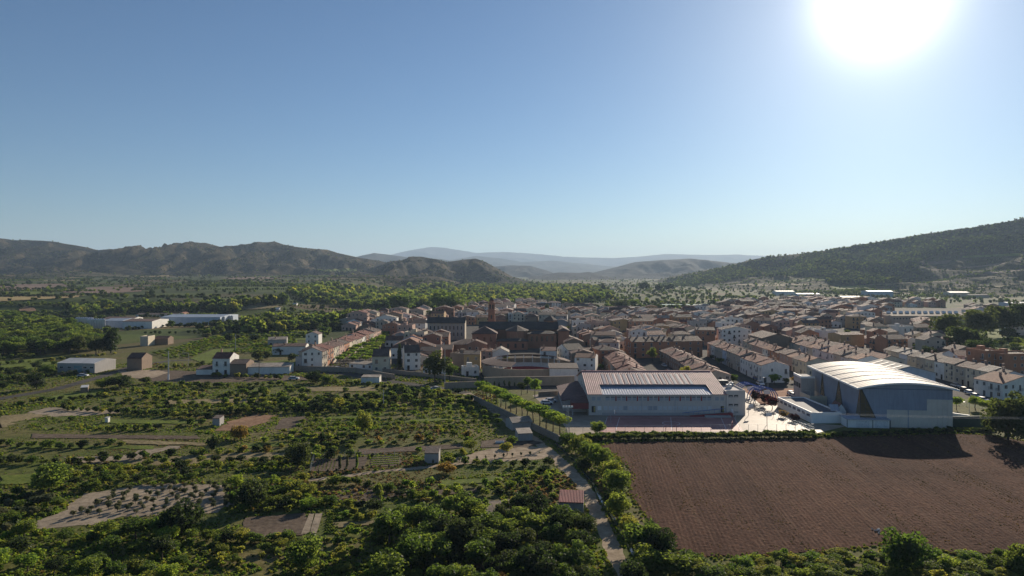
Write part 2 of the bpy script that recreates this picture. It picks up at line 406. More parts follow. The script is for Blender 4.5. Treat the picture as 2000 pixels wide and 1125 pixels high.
def scatter(poly, step, kind, rad, hk, mats, rot=0.1, jit=0.3, keep=1.0, shape='round', trunk=0.35, desc=None, row=None, check=True):
    W = [G(*p) for p in poly]
    x0, x1 = min(p[0] for p in W), max(p[0] for p in W); y0, y1 = min(p[1] for p in W), max(p[1] for p in W)
    cx, cy = (x0 + x1) / 2, (y0 + y1) / 2; L = math.hypot(x1 - x0, y1 - y0) / 2 + step
    c, s = math.cos(rot), math.sin(rot); row = row or step; n = int(L / step) + 1; nr = int(L / row) + 1
    for i in range(-n, n + 1):
        for j in range(-nr, nr + 1):
            a, b = i * step + R.uniform(-jit, jit) * step, j * row + R.uniform(-jit, jit) * min(row, step)
            x, y = cx + a * c - b * s, cy + a * s + b * c
            if R.random() > keep or not inpoly(x, y, W) or (check and (blocked(x, y) or any(inpoly(x, y, L_) for L_ in LAWN))): continue
            r = R.uniform(*rad) * (R.choice((.65, .8, 1.0, 1.0, 1.0, 1.25)) if kind in ('shrub', 'walnut_tree') else 1.0); tree(x, y, r, r * R.uniform(*hk) * (1.45 if kind == 'shrub' and R.random() < .1 else 1.0), kind, R.choice(mats), shape, 0.0, trunk, desc)

def gn_scatter(name, pts, rots, scl, idx, sources):
    """one object: the sources set out on a cloud of points by geometry nodes"""
    stock = bpy.data.collections.new('stock_' + name)
    for i, me in enumerate(sources):
        o = bpy.data.objects.new('%s_%02d' % (name, i), me); stock.objects.link(o)
    me = bpy.data.meshes.new(name); me.from_pydata([tuple(p) for p in pts], [], [])
    for nm, ty, arr in (('rot', 'FLOAT', rots), ('idx', 'INT', idx)):
        a = me.attributes.new(nm, ty, 'POINT'); a.data.foreach_set('value', arr)
    a = me.attributes.new('scl', 'FLOAT_VECTOR', 'POINT'); a.data.foreach_set('vector', np.asarray(scl, dtype=np.float32).ravel())
    o = link(bpy.data.objects.new(name, me)); struct(o, 'stuff')
    ng = bpy.data.node_groups.new('spread_' + name, 'GeometryNodeTree')
    ng.interface.new_socket('Geometry', in_out='INPUT', socket_type='NodeSocketGeometry')
    ng.interface.new_socket('Geometry', in_out='OUTPUT', socket_type='NodeSocketGeometry')
    n, l = ng.nodes, ng.links
    gi, go = n.new('NodeGroupInput'), n.new('NodeGroupOutput')
    ci = n.new('GeometryNodeCollectionInfo'); ci.inputs['Collection'].default_value = stock
    ci.inputs['Separate Children'].default_value = True; ci.inputs['Reset Children'].default_value = True
    ip = n.new('GeometryNodeInstanceOnPoints'); ip.inputs['Pick Instance'].default_value = True
    def attr(nm, dt):
        q = n.new('GeometryNodeInputNamedAttribute'); q.data_type = dt; q.inputs['Name'].default_value = nm; return q.outputs['Attribute']
    cx = n.new('ShaderNodeCombineXYZ'); l.new(attr('rot', 'FLOAT'), cx.inputs['Z'])
    er = n.new('FunctionNodeEulerToRotation'); l.new(cx.outputs[0], er.inputs[0]); l.new(er.outputs[0], ip.inputs['Rotation'])
    l.new(gi.outputs[0], ip.inputs['Points']); l.new(ci.outputs[0], ip.inputs['Instance'])
    l.new(attr('idx', 'INT'), ip.inputs['Instance Index']); l.new(attr('scl', 'FLOAT_VECTOR'), ip.inputs['Scale'])
    l.new(ip.outputs[0], go.inputs[0])
    md = o.modifiers.new('spread', 'NODES'); md.node_group = ng
    return o

# ------------------------------------------------------------------ sheets: fields, tracks, yards
def ground_mat(name, c0, c1, c2, s=0.5, det=5, st=0.5, stretch=None):
    if name in _M: return _M[name]
    m, n, l, p = nodes(name); g = n.new('ShaderNodeNewGeometry').outputs['Position']
    v = g if stretch is None else mapping(n, l, g, stretch[:3], (0, 0, stretch[3]))
    a = noise_n(n, l, v, s, det, 0.7); b = noise_n(n, l, g, s * 0.13, 3)
    c = ramp(n, l, a, [(0.33, c0), (0.5, c1), (0.68, c2)])
    c = mixc(n, l, 0.6, c, ramp(n, l, b, [(0.35, (0.65,0.65,0.65)), (0.6, (1.15,1.15,1.15))]), 'MULTIPLY')
    l.new(c, p.inputs['Base Color']); p.inputs['Roughness'].default_value = 0.95; p.inputs['Specular IOR Level'].default_value = 0.1
    bump(n, l, p, a, st, 0.2); _M[name] = m; return m
SH = [0.0]
def rough_edge(W, amp, seg):
    out = []
    for (x0, y0), (x1, y1) in zip(W, W[1:] + W[:1]):
        k = max(1, int(math.hypot(x1 - x0, y1 - y0) / seg)); L = math.hypot(x1 - x0, y1 - y0) or 1
        for i in range(k):
            t = i / k; x, y = x0 + (x1 - x0) * t, y0 + (y1 - y0) * t; d = amp * nz(x, y, 3.0, 4) * 2
            out.append((x - (y1 - y0) / L * d, y + (x1 - x0) / L * d))
    return out
def sheet(name, W, mat, amp=0.0, seg=2.0, z=None, kind='structure', free=True, thick=0.0):
    SH[0] += 0.004; z = SH[0] if z is None else z
    Q = rough_edge(list(W), amp, seg) if amp else list(W)
    bm = bmesh.new(); vs_ = [bm.verts.new((x, y, z)) for x, y in Q]; f = bm.faces.new(vs_)
    if f.normal.z < 0: f.normal_flip()
    bm.normal_update()
    if bm.faces[:][0].normal.z < 0: bmesh.ops.reverse_faces(bm, faces=bm.faces[:])
    bmesh.ops.triangulate(bm, faces=bm.faces[:])
    me = bpy.data.meshes.new(name); bm.to_mesh(me); bm.free(); me.materials.append(mat)
    o = link(bpy.data.objects.new(name, me)); struct(o, kind)
    if free: nogo(list(W))
    return o
def spx(name, poly, mat, **k): return sheet(name, [G(*p) for p in poly], mat, **k)
def ribbon(name, pts, mat, **k):
    """pts: (px, py, width in metres)"""
    W = [G(p[0], p[1]) for p in pts]; Lf, Rt = [], []
    for i, (x, y) in enumerate(W):
        a = W[max(0, i - 1)]; b = W[min(len(W) - 1, i + 1)]; dx, dy = b[0] - a[0], b[1] - a[1]; L = math.hypot(dx, dy)
        w = pts[i][2] / 2; Lf.append((x - dy / L * w, y + dx / L * w)); Rt.append((x + dy / L * w, y - dx / L * w))
    return sheet(name, Lf + Rt[::-1], mat, **k)
# ------------------------------------------------------------------ surfaces of the buildings
WALLC = {'white': (0.72,0.69,0.63), 'cream': (0.58,0.50,0.37), 'beige': (0.42,0.36,0.28), 'grey': (0.36,0.34,0.32), 'ochre': (0.46,0.30,0.14),
         'brick red': (0.30,0.15,0.095), 'orange brick': (0.42,0.185,0.10), 'pinkish': (0.48,0.31,0.24), 'brown': (0.24,0.17,0.12), 'pale blue': (0.45,0.50,0.56)}
WM = {k: plain('wall_' + k.replace(' ', '_'), c, 0.9, 0.22, 0.35, streak=True) for k, c in WALLC.items()}
def roof_mat(name, c, var=0.4):
    m, n, l, p = nodes(name)
    g = n.new('ShaderNodeNewGeometry').outputs['Position']; tc_ = n.new('ShaderNodeTexCoord').outputs['Object']
    w = n.new('ShaderNodeTexWave'); w.inputs['Scale'].default_value = 1.1; w.inputs['Distortion'].default_value = 0.8; l.new(tc_, w.inputs['Vector'])
    a = noise_n(n, l, g, 0.35, 6, 0.7); b = noise_n(n, l, g, 2.6, 4, 0.7)
    cc = ramp(n, l, a, [(0.33, sc3(c, 1 - var)), (0.5, c), (0.68, sc3((c[0] * 1.05, c[1] * 1.1, c[2] * 1.15), 1 + var))])
    cc = mixc(n, l, 0.65, cc, ramp(n, l, b, [(0.35, (0.55,0.52,0.5)), (0.55, (1,1,1)), (0.72, (1.5,1.45,1.35))]), 'MULTIPLY')
    l.new(cc, p.inputs['Base Color']); p.inputs['Roughness'].default_value = 0.85
    bump(n, l, p, w.outputs['Fac'], 0.6, 0.12); return m
ROOFC = {'reddish': (0.175,0.062,0.040), 'brown': (0.115,0.058,0.042), 'grey-brown': (0.11,0.074,0.058), 'orange': (0.27,0.115,0.06), 'dark': (0.055,0.042,0.037), 'pale': (0.30,0.25,0.20)}
RM = {k: roof_mat('tiles_' + k.replace('-', '_'), c) for k, c in ROOFC.items()}
glass, gn_, gl_, gp_ = nodes('window_glass'); gp_.inputs['Base Color'].default_value = (0.022,0.026,0.032,1); gp_.inputs['Roughness'].default_value = 0.15
frame_m = plain('frame_paint', (0.55,0.53,0.50), 0.6, 0.1, 2)
wood_m = plain('brown_shutter', (0.13,0.075,0.045), 0.7, 0.2, 2)
chim_m = plain('chimney_render', (0.34,0.22,0.16), 0.9, 0.3, 1)
white_m = plain('white_paint', (0.78,0.77,0.75), 0.6, 0.08, 0.5, streak=True)
conc_m = plain('concrete', (0.40,0.385,0.36), 0.9, 0.18, 0.4, streak=True)
metal_m = plain('galvanised', (0.42,0.43,0.45), 0.45, 0.12, 0.6, 0.6)
pole_m = plain('pole_concrete', (0.50,0.48,0.45), 0.85, 0.15, 1)
dark_m = plain('dark_metal', (0.05,0.05,0.055), 0.5, 0.1, 1)
stone_m = plain('rubble_stone', (0.27,0.22,0.17), 0.95, 0.45, 1.5, bumps=0.6)
tan_m = plain('tan_render', (0.36,0.28,0.20), 0.92, 0.25, 0.4, streak=True)
REG = []       # things that get their label at the end: (object, description, noun, px, py)
_n = [0]

_W = {}
def window_mesh(w, h, kind=0):
    key = (round(w, 2), round(h, 2), kind)
    if key in _W: return _W[key]
    m = MB(); f = 0.09
    for a in ((-w/2, -w/2 + f, 0, h), (w/2 - f, w/2, 0, h), (-w/2 + f, w/2 - f, 0, f), (-w/2 + f, w/2 - f, h - f, h)):
        m.box(a[0], a[1], -0.07, 0.0, a[2], a[3], 0, True)
    m.poly([(-w/2 + f, -0.02, f), (w/2 - f, -0.02, f), (w/2 - f, -0.02, h - f), (-w/2 + f, -0.02, h - f)], 1)
    m.box(-0.03, 0.03, -0.05, -0.021, f, h - f, 0)
    if kind == 1:      # balcony with a dark rail
        m.box(-w/2 - 0.25, w/2 + 0.25, -0.65, -0.001, -0.14, -0.02, 0, True)
        for i in range(7):
            x = -w/2 - 0.2 + (w + 0.4) * i / 6; m.box(x - 0.02, x + 0.02, -0.62, -0.58, -0.02, 0.85, 2)
        m.box(-w/2 - 0.22, w/2 + 0.22, -0.63, -0.57, 0.85, 0.9, 2)
    me = m.mesh('window', [frame_m if kind != 2 else wood_m, glass, dark_m]); _W[key] = me; return me

def house_geo(m_w, m_r, m_c, w, d, h, rise, roof, seed, oh=0.35, over_x=0.0, chim=True, M=None, wm=0, rm=0):
    """walls, roof and chimneys of one house; front on y = 0, depth to +y"""
    r = random.Random(seed); e = 0.006; x0, x1 = -w/2 + e, w/2 - e; y0, y1 = e, d - e
    for b in (m_w, m_r, m_c): b.M = M
    ox = over_x if over_x else -e * 0.5
    if roof in ('gx', 'gy', 'hip'):
        m_w.add([(x0,y0,0),(x1,y0,0),(x1,y1,0),(x0,y1,0),(x0,y0,h),(x1,y0,h),(x1,y1,h),(x0,y1,h)], [(0,1,5,4),(1,2,6,5),(2,3,7,6),(3,0,4,7)], wm)
    if roof == 'gx':
        k = d * r.uniform(0.42, 0.58); zr = h + rise
        m_w.add([(x0,y0,h),(x0,y1,h),(x0,k,zr-0.02),(x1,y0,h),(x1,y1,h),(x1,k,zr-0.02)], [(1,0,2),(3,4,5)], wm)
        s0, s1 = rise / k, rise / (d - k)
        m_r.slab([(-w/2-ox, -oh, h+0.16-oh*s0), (w/2+ox, -oh, h+0.16-oh*s0), (w/2+ox, k, zr+0.16), (-w/2-ox, k, zr+0.16)], 0.15, rm)
        m_r.slab([(-w/2-ox, k, zr+0.161), (w/2+ox, k, zr+0.161), (w/2+ox, d+oh, h+0.16-oh*s1), (-w/2-ox, d+oh, h+0.16-oh*s1)], 0.15, rm)
    elif roof == 'gy':
        zr = h + rise; s = rise / (w/2); oy = max(ox, 0.25)
        m_w.add([(x0,y0,h),(x1,y0,h),(0,y0,zr-0.02),(x0,y1,h),(x1,y1,h),(0,y1,zr-0.02)], [(0,1,2),(4,3,5)], wm)
        m_r.slab([(-w/2-oh*.6, -oy, h+0.16-oh*.6*s), (0, -oy, zr+0.16), (0, d+oy, zr+0.16), (-w/2-oh*.6, d+oy, h+0.16-oh*.6*s)][::-1], 0.15, rm)
        m_r.slab([(0, -oy, zr+0.161), (w/2+oh*.6, -oy, h+0.16-oh*.6*s), (w/2+oh*.6, d+oy, h+0.16-oh*.6*s), (0, d+oy, zr+0.161)][::-1], 0.15, rm)
    elif roof == 'hip':
        q = min(w, d) * 0.42; z0, zr = h + 0.06, h + rise + 0.1
        A = [(-w/2-oh,-oh,z0),(w/2+oh,-oh,z0),(w/2+oh,d+oh,z0),(-w/2-oh,d+oh,z0)]
        if w >= d: B = [(-w/2+q, d/2, zr), (w/2-q, d/2, zr)]; fs = [(0,1,5,4),(1,2,5),(2,3,4,5),(3,0,4)]
        else: B = [(0, q, zr), (0, d-q, zr)]; fs = [(0,1,4),(1,2,5,4),(2,3,5),(3,0,4,5)]
        m_r.add(A + B, fs, rm); m_r.add([(p[0], p[1], z0-0.14) for p in A] + A, [(0,1,5,4),(1,2,6,5),(2,3,7,6),(3,0,4,7),(3,2,1,0)], rm)
    elif roof == 'shed':
        m_w.add([(x0,y0,0),(x1,y0,0),(x1,y1,0),(x0,y1,0),(x0,y0,h),(x1,y0,h),(x1,y1,h+rise),(x0,y1,h+rise)], [(0,1,5,4),(1,2,6,5),(2,3,7,6),(3,0,4,7)], wm)
        s = rise / d
        m_r.slab([(-w/2-ox,-oh,h+0.17-oh*s),(w/2+ox,-oh,h+0.17-oh*s),(w/2+ox,d+oh*.5,h+rise+0.17+oh*.5*s),(-w/2-ox,d+oh*.5,h+rise+0.17+oh*.5*s)], 0.16, rm)
    else:
        m_w.box(x0, x1, y0, y1, 0, h, wm); t = 0.25
        for a in ((x0,x1,y0,y0+t),(x0,x1,y1-t,y1),(x0,x0+t,y0+t,y1-t),(x1-t,x1,y0+t,y1-t)): m_w.box(*a, h+0.001, h+0.55, wm)
        m_r.poly([(x0+t+.01,y0+t+.01,h+0.06),(x1-t-.01,y0+t+.01,h+0.06),(x1-t-.01,y1-t-.01,h+0.06),(x0+t+.01,y1-t-.01,h+0.06)], rm)
        if w > 5: m_w.box(x0+w*.3, x0+w*.3+2.2, d*.55, d*.55+2, h+0.07, h+1.9, wm)
    if chim:
        for i in range(1):
            cx, cy = r.uniform(-w*.38, w*.38), r.uniform(d*.25, d*.75); zt_ = h + rise * (0.35 if roof != 'flat' else 0)
            if roof in ('gx','shed'): zt_ = h
            m_c.box(cx-.3, cx+.3, cy-.3, cy+.3, zt_, h + rise + r.uniform(0.5, 1.1), 0); m_c.box(cx-.38, cx+.38, cy-.38, cy+.38, h+rise+1.101, h+rise+1.22, 0, True)
    for b in (m_w, m_r, m_c): b.M = None

def house_windows(w, d, h, seed, sides=('f',), dens=0.85):
    """(position, turn, width, height, kind) of every window"""
    r = random.Random(seed + 5); out = []; fl = max(1, int(round(h / 2.9))); fh = h / fl
    for sd in sides:
        L = w if sd in 'fb' else d; n = max(1, int(L / 2.7))
        for i in range(n):
            for k in range(fl):
                if r.random() > dens: continue
                t = (i + 0.5) / n * L - L/2; ww = r.choice((0.9, 1.1, 1.3)); z = k * fh + 1.0; hh = min(1.35, fh - 1.3); kd = 0
                if k > 0 and r.random() < 0.35: z = k * fh + 0.15; hh = min(2.1, fh - 0.6); kd = 1
                elif k == 0 and r.random() < 0.4: z = 0.02; hh = 2.1; ww = 1.1; kd = 2
                if sd == 'f': out.append(((t, 0.004, z), 0, ww, hh, kd))
                elif sd == 'b': out.append(((t, d - 0.004, z), math.pi, ww, hh, kd))
                elif sd == 'l': out.append(((-w/2 + 0.004, d/2 + t, z), -math.pi/2, ww, hh, kd if kd != 2 else 0))
                else: out.append(((w/2 - 0.004, d/2 + t, z), math.pi/2, ww, hh, kd if kd != 2 else 0))
    return out

HOUSES = []
def house(x, y, rz, w, d, h, rise=1.6, roof='gx', wall='cream', rc='brown', sides='f', label=None, seed=None, chim=True, hero=False, z=0.0, over_x=0.0, dens=0.85, name='house'):
    _n[0] += 1
    HOUSES.append(dict(x=x, y=y, z=z, rz=rz, w=w, d=d, h=h, rise=rise, roof=roof, wall=wall, rc=rc, sides=sides, label=label, seed=seed or _n[0] * 13 + 1, chim=chim, hero=hero, over_x=over_x, dens=dens, name=name,
        app=(w * h) ** .5 / max(y, 50)))
def hpx(p0, p1, d, h, **k):
    """a house whose front foot runs from one photo pixel to another (left to right seen from its front)"""
    a, b = G(*p0), G(*p1); w = math.hypot(b[0]-a[0], b[1]-a[1])
    house((a[0]+b[0])/2, (a[1]+b[1])/2, math.atan2(b[1]-a[1], b[0]-a[0]), w, d, h, **k)
def build_house(s, part_windows):
    root = thing(s['name'], 'house', (s['x'], s['y'], s['z']), s['rz'])
    a, b, c = MB(), MB(), MB(); house_geo(a, b, c, s['w'], s['d'], s['h'], s['rise'], s['roof'], s['seed'], over_x=s['over_x'], chim=s['chim'])
    a.build('wall', WM[s['wall']], root); rf = b.build('roof', RM[s['rc']], root)
    if c.f: c.build('chimney', chim_m, rf)
    ws = house_windows(s['w'], s['d'], s['h'], s['seed'], s['sides'], s['dens'])
    if part_windows:
        for p, t, ww, hh, kd in ws: put('window', window_mesh(ww, hh, kd), root, p, t)
    elif ws:
        m = MB()
        for p, t, ww, hh, kd in ws:
            m.M = Matrix.Translation(p) @ Matrix.Rotation(t, 4, 'Z')
            m.box(-ww/2, ww/2, -0.05, 0.0, 0, hh, 0, True); m.poly([(-ww/2+.09,-0.055,.09),(ww/2-.09,-0.055,.09),(ww/2-.09,-0.055,hh-.09),(-ww/2+.09,-0.055,hh-.09)], 1)
            if kd == 1: m.box(-ww/2-.2, ww/2+.2, -0.6, -0.06, -.1, 0.8, 2, True)
        o = m.build('windows', [frame_m, glass, dark_m], root); o['kind'] = 'stuff'
    if s['label']: root['label'] = s['label']
    else: REG.append((root, house_desc(s), 'house', *PX(s['x'], s['y'], 3)))
    return root
def house_desc(s):
    st = {1: 'low', 2: 'two-storey', 3: 'three-storey', 4: 'tall'}.get(int(round(s['h'] / 2.9)), 'tall')
    rf = {'gx': 'gabled', 'gy': 'front-gabled', 'hip': 'hipped', 'flat': 'flat', 'shed': 'lean-to'}[s['roof']]
    return '%s %s house, %s %s roof' % (st, s['wall'], rf, s['rc'])
# ------------------------------------------------------------------ metal sheet materials
def sheet_metal(name, c, rough=0.45, metal=0.5, var=0.15, spec=0.5):
    m, n, l, p = nodes(name); g = n.new('ShaderNodeNewGeometry').outputs['Position']
    a = noise_n(n, l, g, 0.25, 5, 0.7); b = noise_n(n, l, mapping(n, l, g, (2.2, 0.25, 0.25)), 1.0, 3)
    cc = ramp(n, l, a, [(0.33, sc3(c, 1 - var)), (0.5, c), (0.68, sc3(c, 1 + var))])
    cc = mixc(n, l, 0.4, cc, ramp(n, l, b, [(0.35, (0.7,0.68,0.66)), (0.6, (1,1,1))]), 'MULTIPLY')
    l.new(cc, p.inputs['Base Color']); p.inputs['Roughness'].default_value = rough; p.inputs['Metallic'].default_value = metal; p.inputs['Specular IOR Level'].default_value = spec
    bump(n, l, p, a, 0.1, 0.05); return m
pink_roof = sheet_metal('roof_sheet_pinkish', (0.50,0.255,0.225), 0.6, 0.0, 0.15, 0.2)
sky_m = sheet_metal('skylight_plastic', (0.72,0.62,0.56), 0.6, 0.0, 0.06, 0.2)
blue_roof = sheet_metal('roof_sheet_blue_grey', (0.40,0.43,0.50), 0.55, 0.05)
red_roof = roof_mat('roof_dark_red', (0.13,0.055,0.05), 0.3)
school_w = plain('school_block_wall', (0.57,0.515,0.465), 0.9, 0.12, 0.3, streak=True)
school_d = plain('school_wall_grey', (0.40,0.38,0.37), 0.9, 0.12, 0.3, streak=True)
shutter_m = plain('grey_shutter', (0.36,0.37,0.40), 0.6, 0.1, 0.6)
shutter_l = plain('pale_shutter', (0.56,0.56,0.56), 0.6, 0.1, 0.6)
redp = plain('red_paint', (0.30,0.035,0.04), 0.6, 0.15, 1)
redf = plain('dark_red_fascia', (0.22,0.045,0.045), 0.7, 0.15, 0.6)
bluep = plain('blue_paint', (0.05,0.13,0.42), 0.5, 0.1, 1)
yel_m = plain('yellow_door', (0.42,0.34,0.10), 0.6, 0.15, 1)

# ------------------------------------------------------------------ school: long gabled building with a notched sheet roof
YF, YR, YB = 213.5, 232.0, 251.0; XL, XR = 24.0, 67.0; ZE, ZR = 6.6, 11.0
def SX(px): return (px - 1000) / F * YF
def SZ(py): return H - (py - HZ) / F * YF
school = thing('school_building', 'school', (0, 0, 0), 0, 'long two-storey school with notched pinkish metal roof and striped skylights beside the yard')
m = MB()
m.add([(XL,YF,0),(XR,YF,0),(XR,YB,0),(XL,YB,0),(XL,YF,ZE),(XR,YF,ZE),(XR,YB,ZE),(XL,YB,ZE),(XL,YR,ZR-.05),(XR,YR,ZR-.05)], [(0,1,5,4),(1,2,6,9,5),(2,3,7,6),(3,0,4,8,7)])
m.build('wall', school_w, school)
NX0, NX1 = SX(1176) , SX(1391); s = (ZR - ZE) / (YR - YF)          # notch between these
NY = YF + 7.2; zn = ZE + s * (NY - YF)
def rz_(y): return ZE + s * (y - YF) + 0.12 if y <= YR else ZR + 0.12 - (ZR - ZE) / (YB - YR) * (y - YR)
m = MB(); o_ = 0.5
for q in ([(XL-o_, YF-o_), (NX0, YF-o_), (NX0, NY), (XL-o_, NY)], [(NX1, YF-o_), (XR+o_, YF-o_), (XR+o_, NY), (NX1, NY)], [(XL-o_, NY), (XR+o_, NY), (XR+o_, YR), (XL-o_, YR)], [(XL-o_, YR+.01), (XR+o_, YR+.01), (XR+o_, YB+o_), (XL-o_, YB+o_)]):
    m.slab([(x, y, rz_(y)) for x, y in q], 0.12)
roof = m.build('roof', pink_roof, school)
m = MB()                                                            # folded ribs of the sheets
x = XL - o_ + 0.2
while x < XR + o_:
    y0 = NY if NX0 - .1 < x < NX1 + .1 else YF - o_
    m.add([(x-.13,y0,rz_(y0)+.003),(x+.13,y0,rz_(y0)+.003),(x,y0,rz_(y0)+.07),(x-.13,YR,rz_(YR)+.003),(x+.13,YR,rz_(YR)+.003),(x,YR,rz_(YR)+.07)], [(0,2,5,3),(2,1,4,5),(0,1,2)])
    x += 0.62
o = m.build('rib', pink_roof, roof); o['kind'] = 'stuff'
me = None
for i in range(17):
    x = SX(1189) + i * (SX(1367) - SX(1189)) / 16 * 0.985; y0, y1 = NY + 0.25, NY + 8.6
    if me is None:
        m = MB(); m.slab([(-.42, 0, 0), (.42, 0, 0), (.42, y1-y0, s*(y1-y0)), (-.42, y1-y0, s*(y1-y0))], 0.08); me = m.mesh('skylight', sky_m)
    put('skylight', me, roof, (x, y0, rz_(y0) + 0.085))
m = MB(); m.box(XL-o_, XR+o_, YR-.25, YR+.25, ZR+.14, ZR+.3); m.build('ridge_cap', pink_roof, roof)
# sunk blue-grey roof of the notch, its dark cheek wall and ribs
zl0, zl1 = ZE - 0.05, zn - 0.55
m = MB(); m.slab([(NX0+.05, YF-.6, zl0), (NX1-.05, YF-.6, zl0), (NX1-.05, NY, zl1), (NX0+.05, NY, zl1)], 0.12)
m.build('lower_roof', blue_roof, school)
m = MB(); x = NX0 + .4
while x < NX1 - .2:
    m.add([(x-.12,YF-.6,zl0+.003),(x+.12,YF-.6,zl0+.003),(x,YF-.6,zl0+.12),(x-.12,NY,zl1+.003),(x+.12,NY,zl1+.003),(x,NY,zl1+.12)], [(0,2,5,3),(2,1,4,5)]); x += 0.8
o = m.build('rib', blue_roof, school); o['kind'] = 'stuff'
m = MB(); m.box(NX0, NX1, NY-.01, NY+.12, zl1+.14, zn-.02); m.box(NX0-.06, NX0-.001, YF-.3, NY, zl0, ZE-.03); m.build('cheek_wall', plain('slate_cladding', (0.10,0.11,0.14), 0.6), school)
def facade_part(name, px0, px1, py0, py1, mat, proud=0.08, y=YF):
    x0, x1, z1, z0 = SX(px0), SX(px1), SZ(py0), SZ(py1)
    m = MB(); m.box(-(x1-x0)/2, (x1-x0)/2, -proud, -0.003, 0, z1-z0, 0, True); return m.build(name, mat, school, loc=((x0+x1)/2, y, z0))
m = MB(); m.box(SX(1177), SX(1392), YF-.12, YF-.003, SZ(784.5), SZ(783)); m.box(SX(1177), SX(1392), YF-.12, YF-.003, SZ(773.8), SZ(772.6)); m.build('string_course', school_w, school)
px = [1182 + (1391 - 1182) * i / 10 for i in range(11)]
for i in range(10):
    a, b = px[i] + (1.4 if i else 0), px[i+1] - 1.4; c = (a + b) / 2
    for q0, q1 in ((a, c - .3), (c + .3, b)):
        w = facade_part('window', q0, q1, 774.2, 782.5, frame_m, 0.06)
        m = MB(); W_ = (SX(q1) - SX(q0)) / 2 - .12; hh = SZ(774.2) - SZ(782.5)
        m.box(-W_, W_, -.085, -.061, .1, hh * .72, 0); m.box(-W_, W_, -.085, -.061, hh * .76, hh - .08, 1); m.build('shutter', [shutter_m, glass], w)
    if 0 < i: facade_part('red_pillar', px[i] - 1.1, px[i] + 1.1, 773.9, 782.9, redp, 0.25)
for i in range(22):
    a = 1178 + i * (1391 - 1178) / 22
    w = facade_part('window', a + 1.0, a + 8.7, 793, 801, shutter_l if i not in (4, 9, 10) else shutter_m, 0.05)
for a, b in ((1155, 1163.5), (1165.5, 1174), (1396, 1404.5), (1406.5, 1415)):
    w = facade_part('window', a, b, 774.5, 782.8, frame_m, 0.06); m = MB(); W_ = (SX(b) - SX(a)) / 2 - .12; m.box(-W_, W_, -.085, -.061, .12, SZ(774.5) - SZ(782.8) - .1, 0); m.build('pane', shutter_m, w)
for a, b in ((1155.5, 1163), (1407.5, 1414)):
    w = facade_part('door', a, b, 793, 805.5, dark_m, 0.05)
    for k in range(2):
        m = MB(); W_ = (SX(b) - SX(a)) / 4 - .12; m.box(-W_, W_, -.08, -.052, .15, 1.85, 0, True)
        m.build('pane', yel_m if k else glass, w, loc=((k - .5) * (SX(b) - SX(a)) / 2, 0, 0))
facade_part('notice_panel', 1167, 1174.5, 793, 801, white_m, 0.05)
for a in (1253, 1318): facade_part('downpipe', a, a + .6, 773, 811, shutter_m, 0.14)
m = MB(); m.box(SX(1176), SX(1400), YF-.5, YF-.004, 0.02, 0.75); m.build('plinth', school_d, school)
for z0_, z1_, y_ in ((5.5, 7.0, 226), (5.2, 6.8, 231), (5.5, 7.0, 236)):
    m = MB(); m.box(XL-.05, XL-.003, y_, y_+.7, z0_, z1_); m.build('slit_window', glass, school)
# right-hand flat block with paired windows
m = MB(); AX0, AX1, AY1, AZ = XR + .01, SX(1455), 236, SZ(764.5)
m.box(AX0, AX1, YF-.3, AY1, 0, AZ); m.box(AX0, AX1, YF-.3, YF-.05, AZ+.001, AZ+.4); m.box(AX1-.25, AX1, YF-.05, AY1, AZ+.001, AZ+.4); m.build('side_block', school_w, school)
for py0 in (771, 788.5, 803.5):
    for a, b in ((1422.5, 1430.5), (1433, 1441)):
        w = facade_part('window', a, b, py0, py0 + (4.5 if py0 < 800 else 2.2), dark_m, 0.05, YF-.3)
        m = MB(); m.box(-.5, .5, -.09, -.052, .1, .25); m.build('sill', frame_m, w)
for x, y, w in ((69.0, 219, 1.6), (71.2, 223, 1.2), (69.6, 228, 2.0)):
    m = MB(); m.box(x, x+w, y, y+1.3, AZ+.01, AZ+1.2); m.cyl(x+w/2, y+.6, AZ+1.201, AZ+1.35, .35); m.build('roof_unit', metal_m, school)
m = MB(); m.box(68.2, 71.2, 224.6, 226.6, AZ+.01, AZ+1.6); m.build('dark_roof_box', dark_m, school)
# low left wing with dark red tiled roof and porch
m = MB(); WX0, WX1, WY0, WY1 = 16.6, XL-.01, 219.5, 247
m.add([(WX0,WY0,0),(WX1,WY0,0),(WX1,WY1,0),(WX0,WY1,0),(WX0,WY0,3.4),(WX1,WY0,5.0),(WX1,WY1,5.0),(WX0,WY1,3.4)], [(0,1,5,4),(1,2,6,5),(2,3,7,6),(3,0,4,7)])
wing = m.build('wing_wall', school_d, school)
m = MB(); m.slab([(WX0-.5,WY0-.4,3.5),(WX1,WY0-.4,5.25),(WX1,WY1+.4,5.25),(WX0-.5,WY1+.4,3.5)], .2)
m.slab([(18.6,YF-.4,4.0),(WX1,YF-.4,4.0),(WX1,WY0-.41,5.0),(18.6,WY0-.41,4.2)], .18); m.build('wing_roof', red_roof, school)
m = MB(); m.box(18.8, WX1, YF-.2, YF, 2.0, 3.8); m.box(18.8, 19.0, YF+.001, WY0-.02, 2.0, 3.8); m.build('red_fascia', redf, school)
m = MB(); m.box(18.8, 19.1, YF-.19, YF+.1, 0, 1.99); m.build('porch_post', school_d, school); m = MB(); m.box(19.1, WX1, WY0-1.2, WY0-1.0, 0, 3.6); m.build('porch_wall', school_d, school)
for i in range(7):
    m = MB(); m.box(-.05, -.003, 0, 1.6, 0, 1.0); m.build('window', glass, wing, loc=(WX0, 221 + i * 3.6, 1.5))
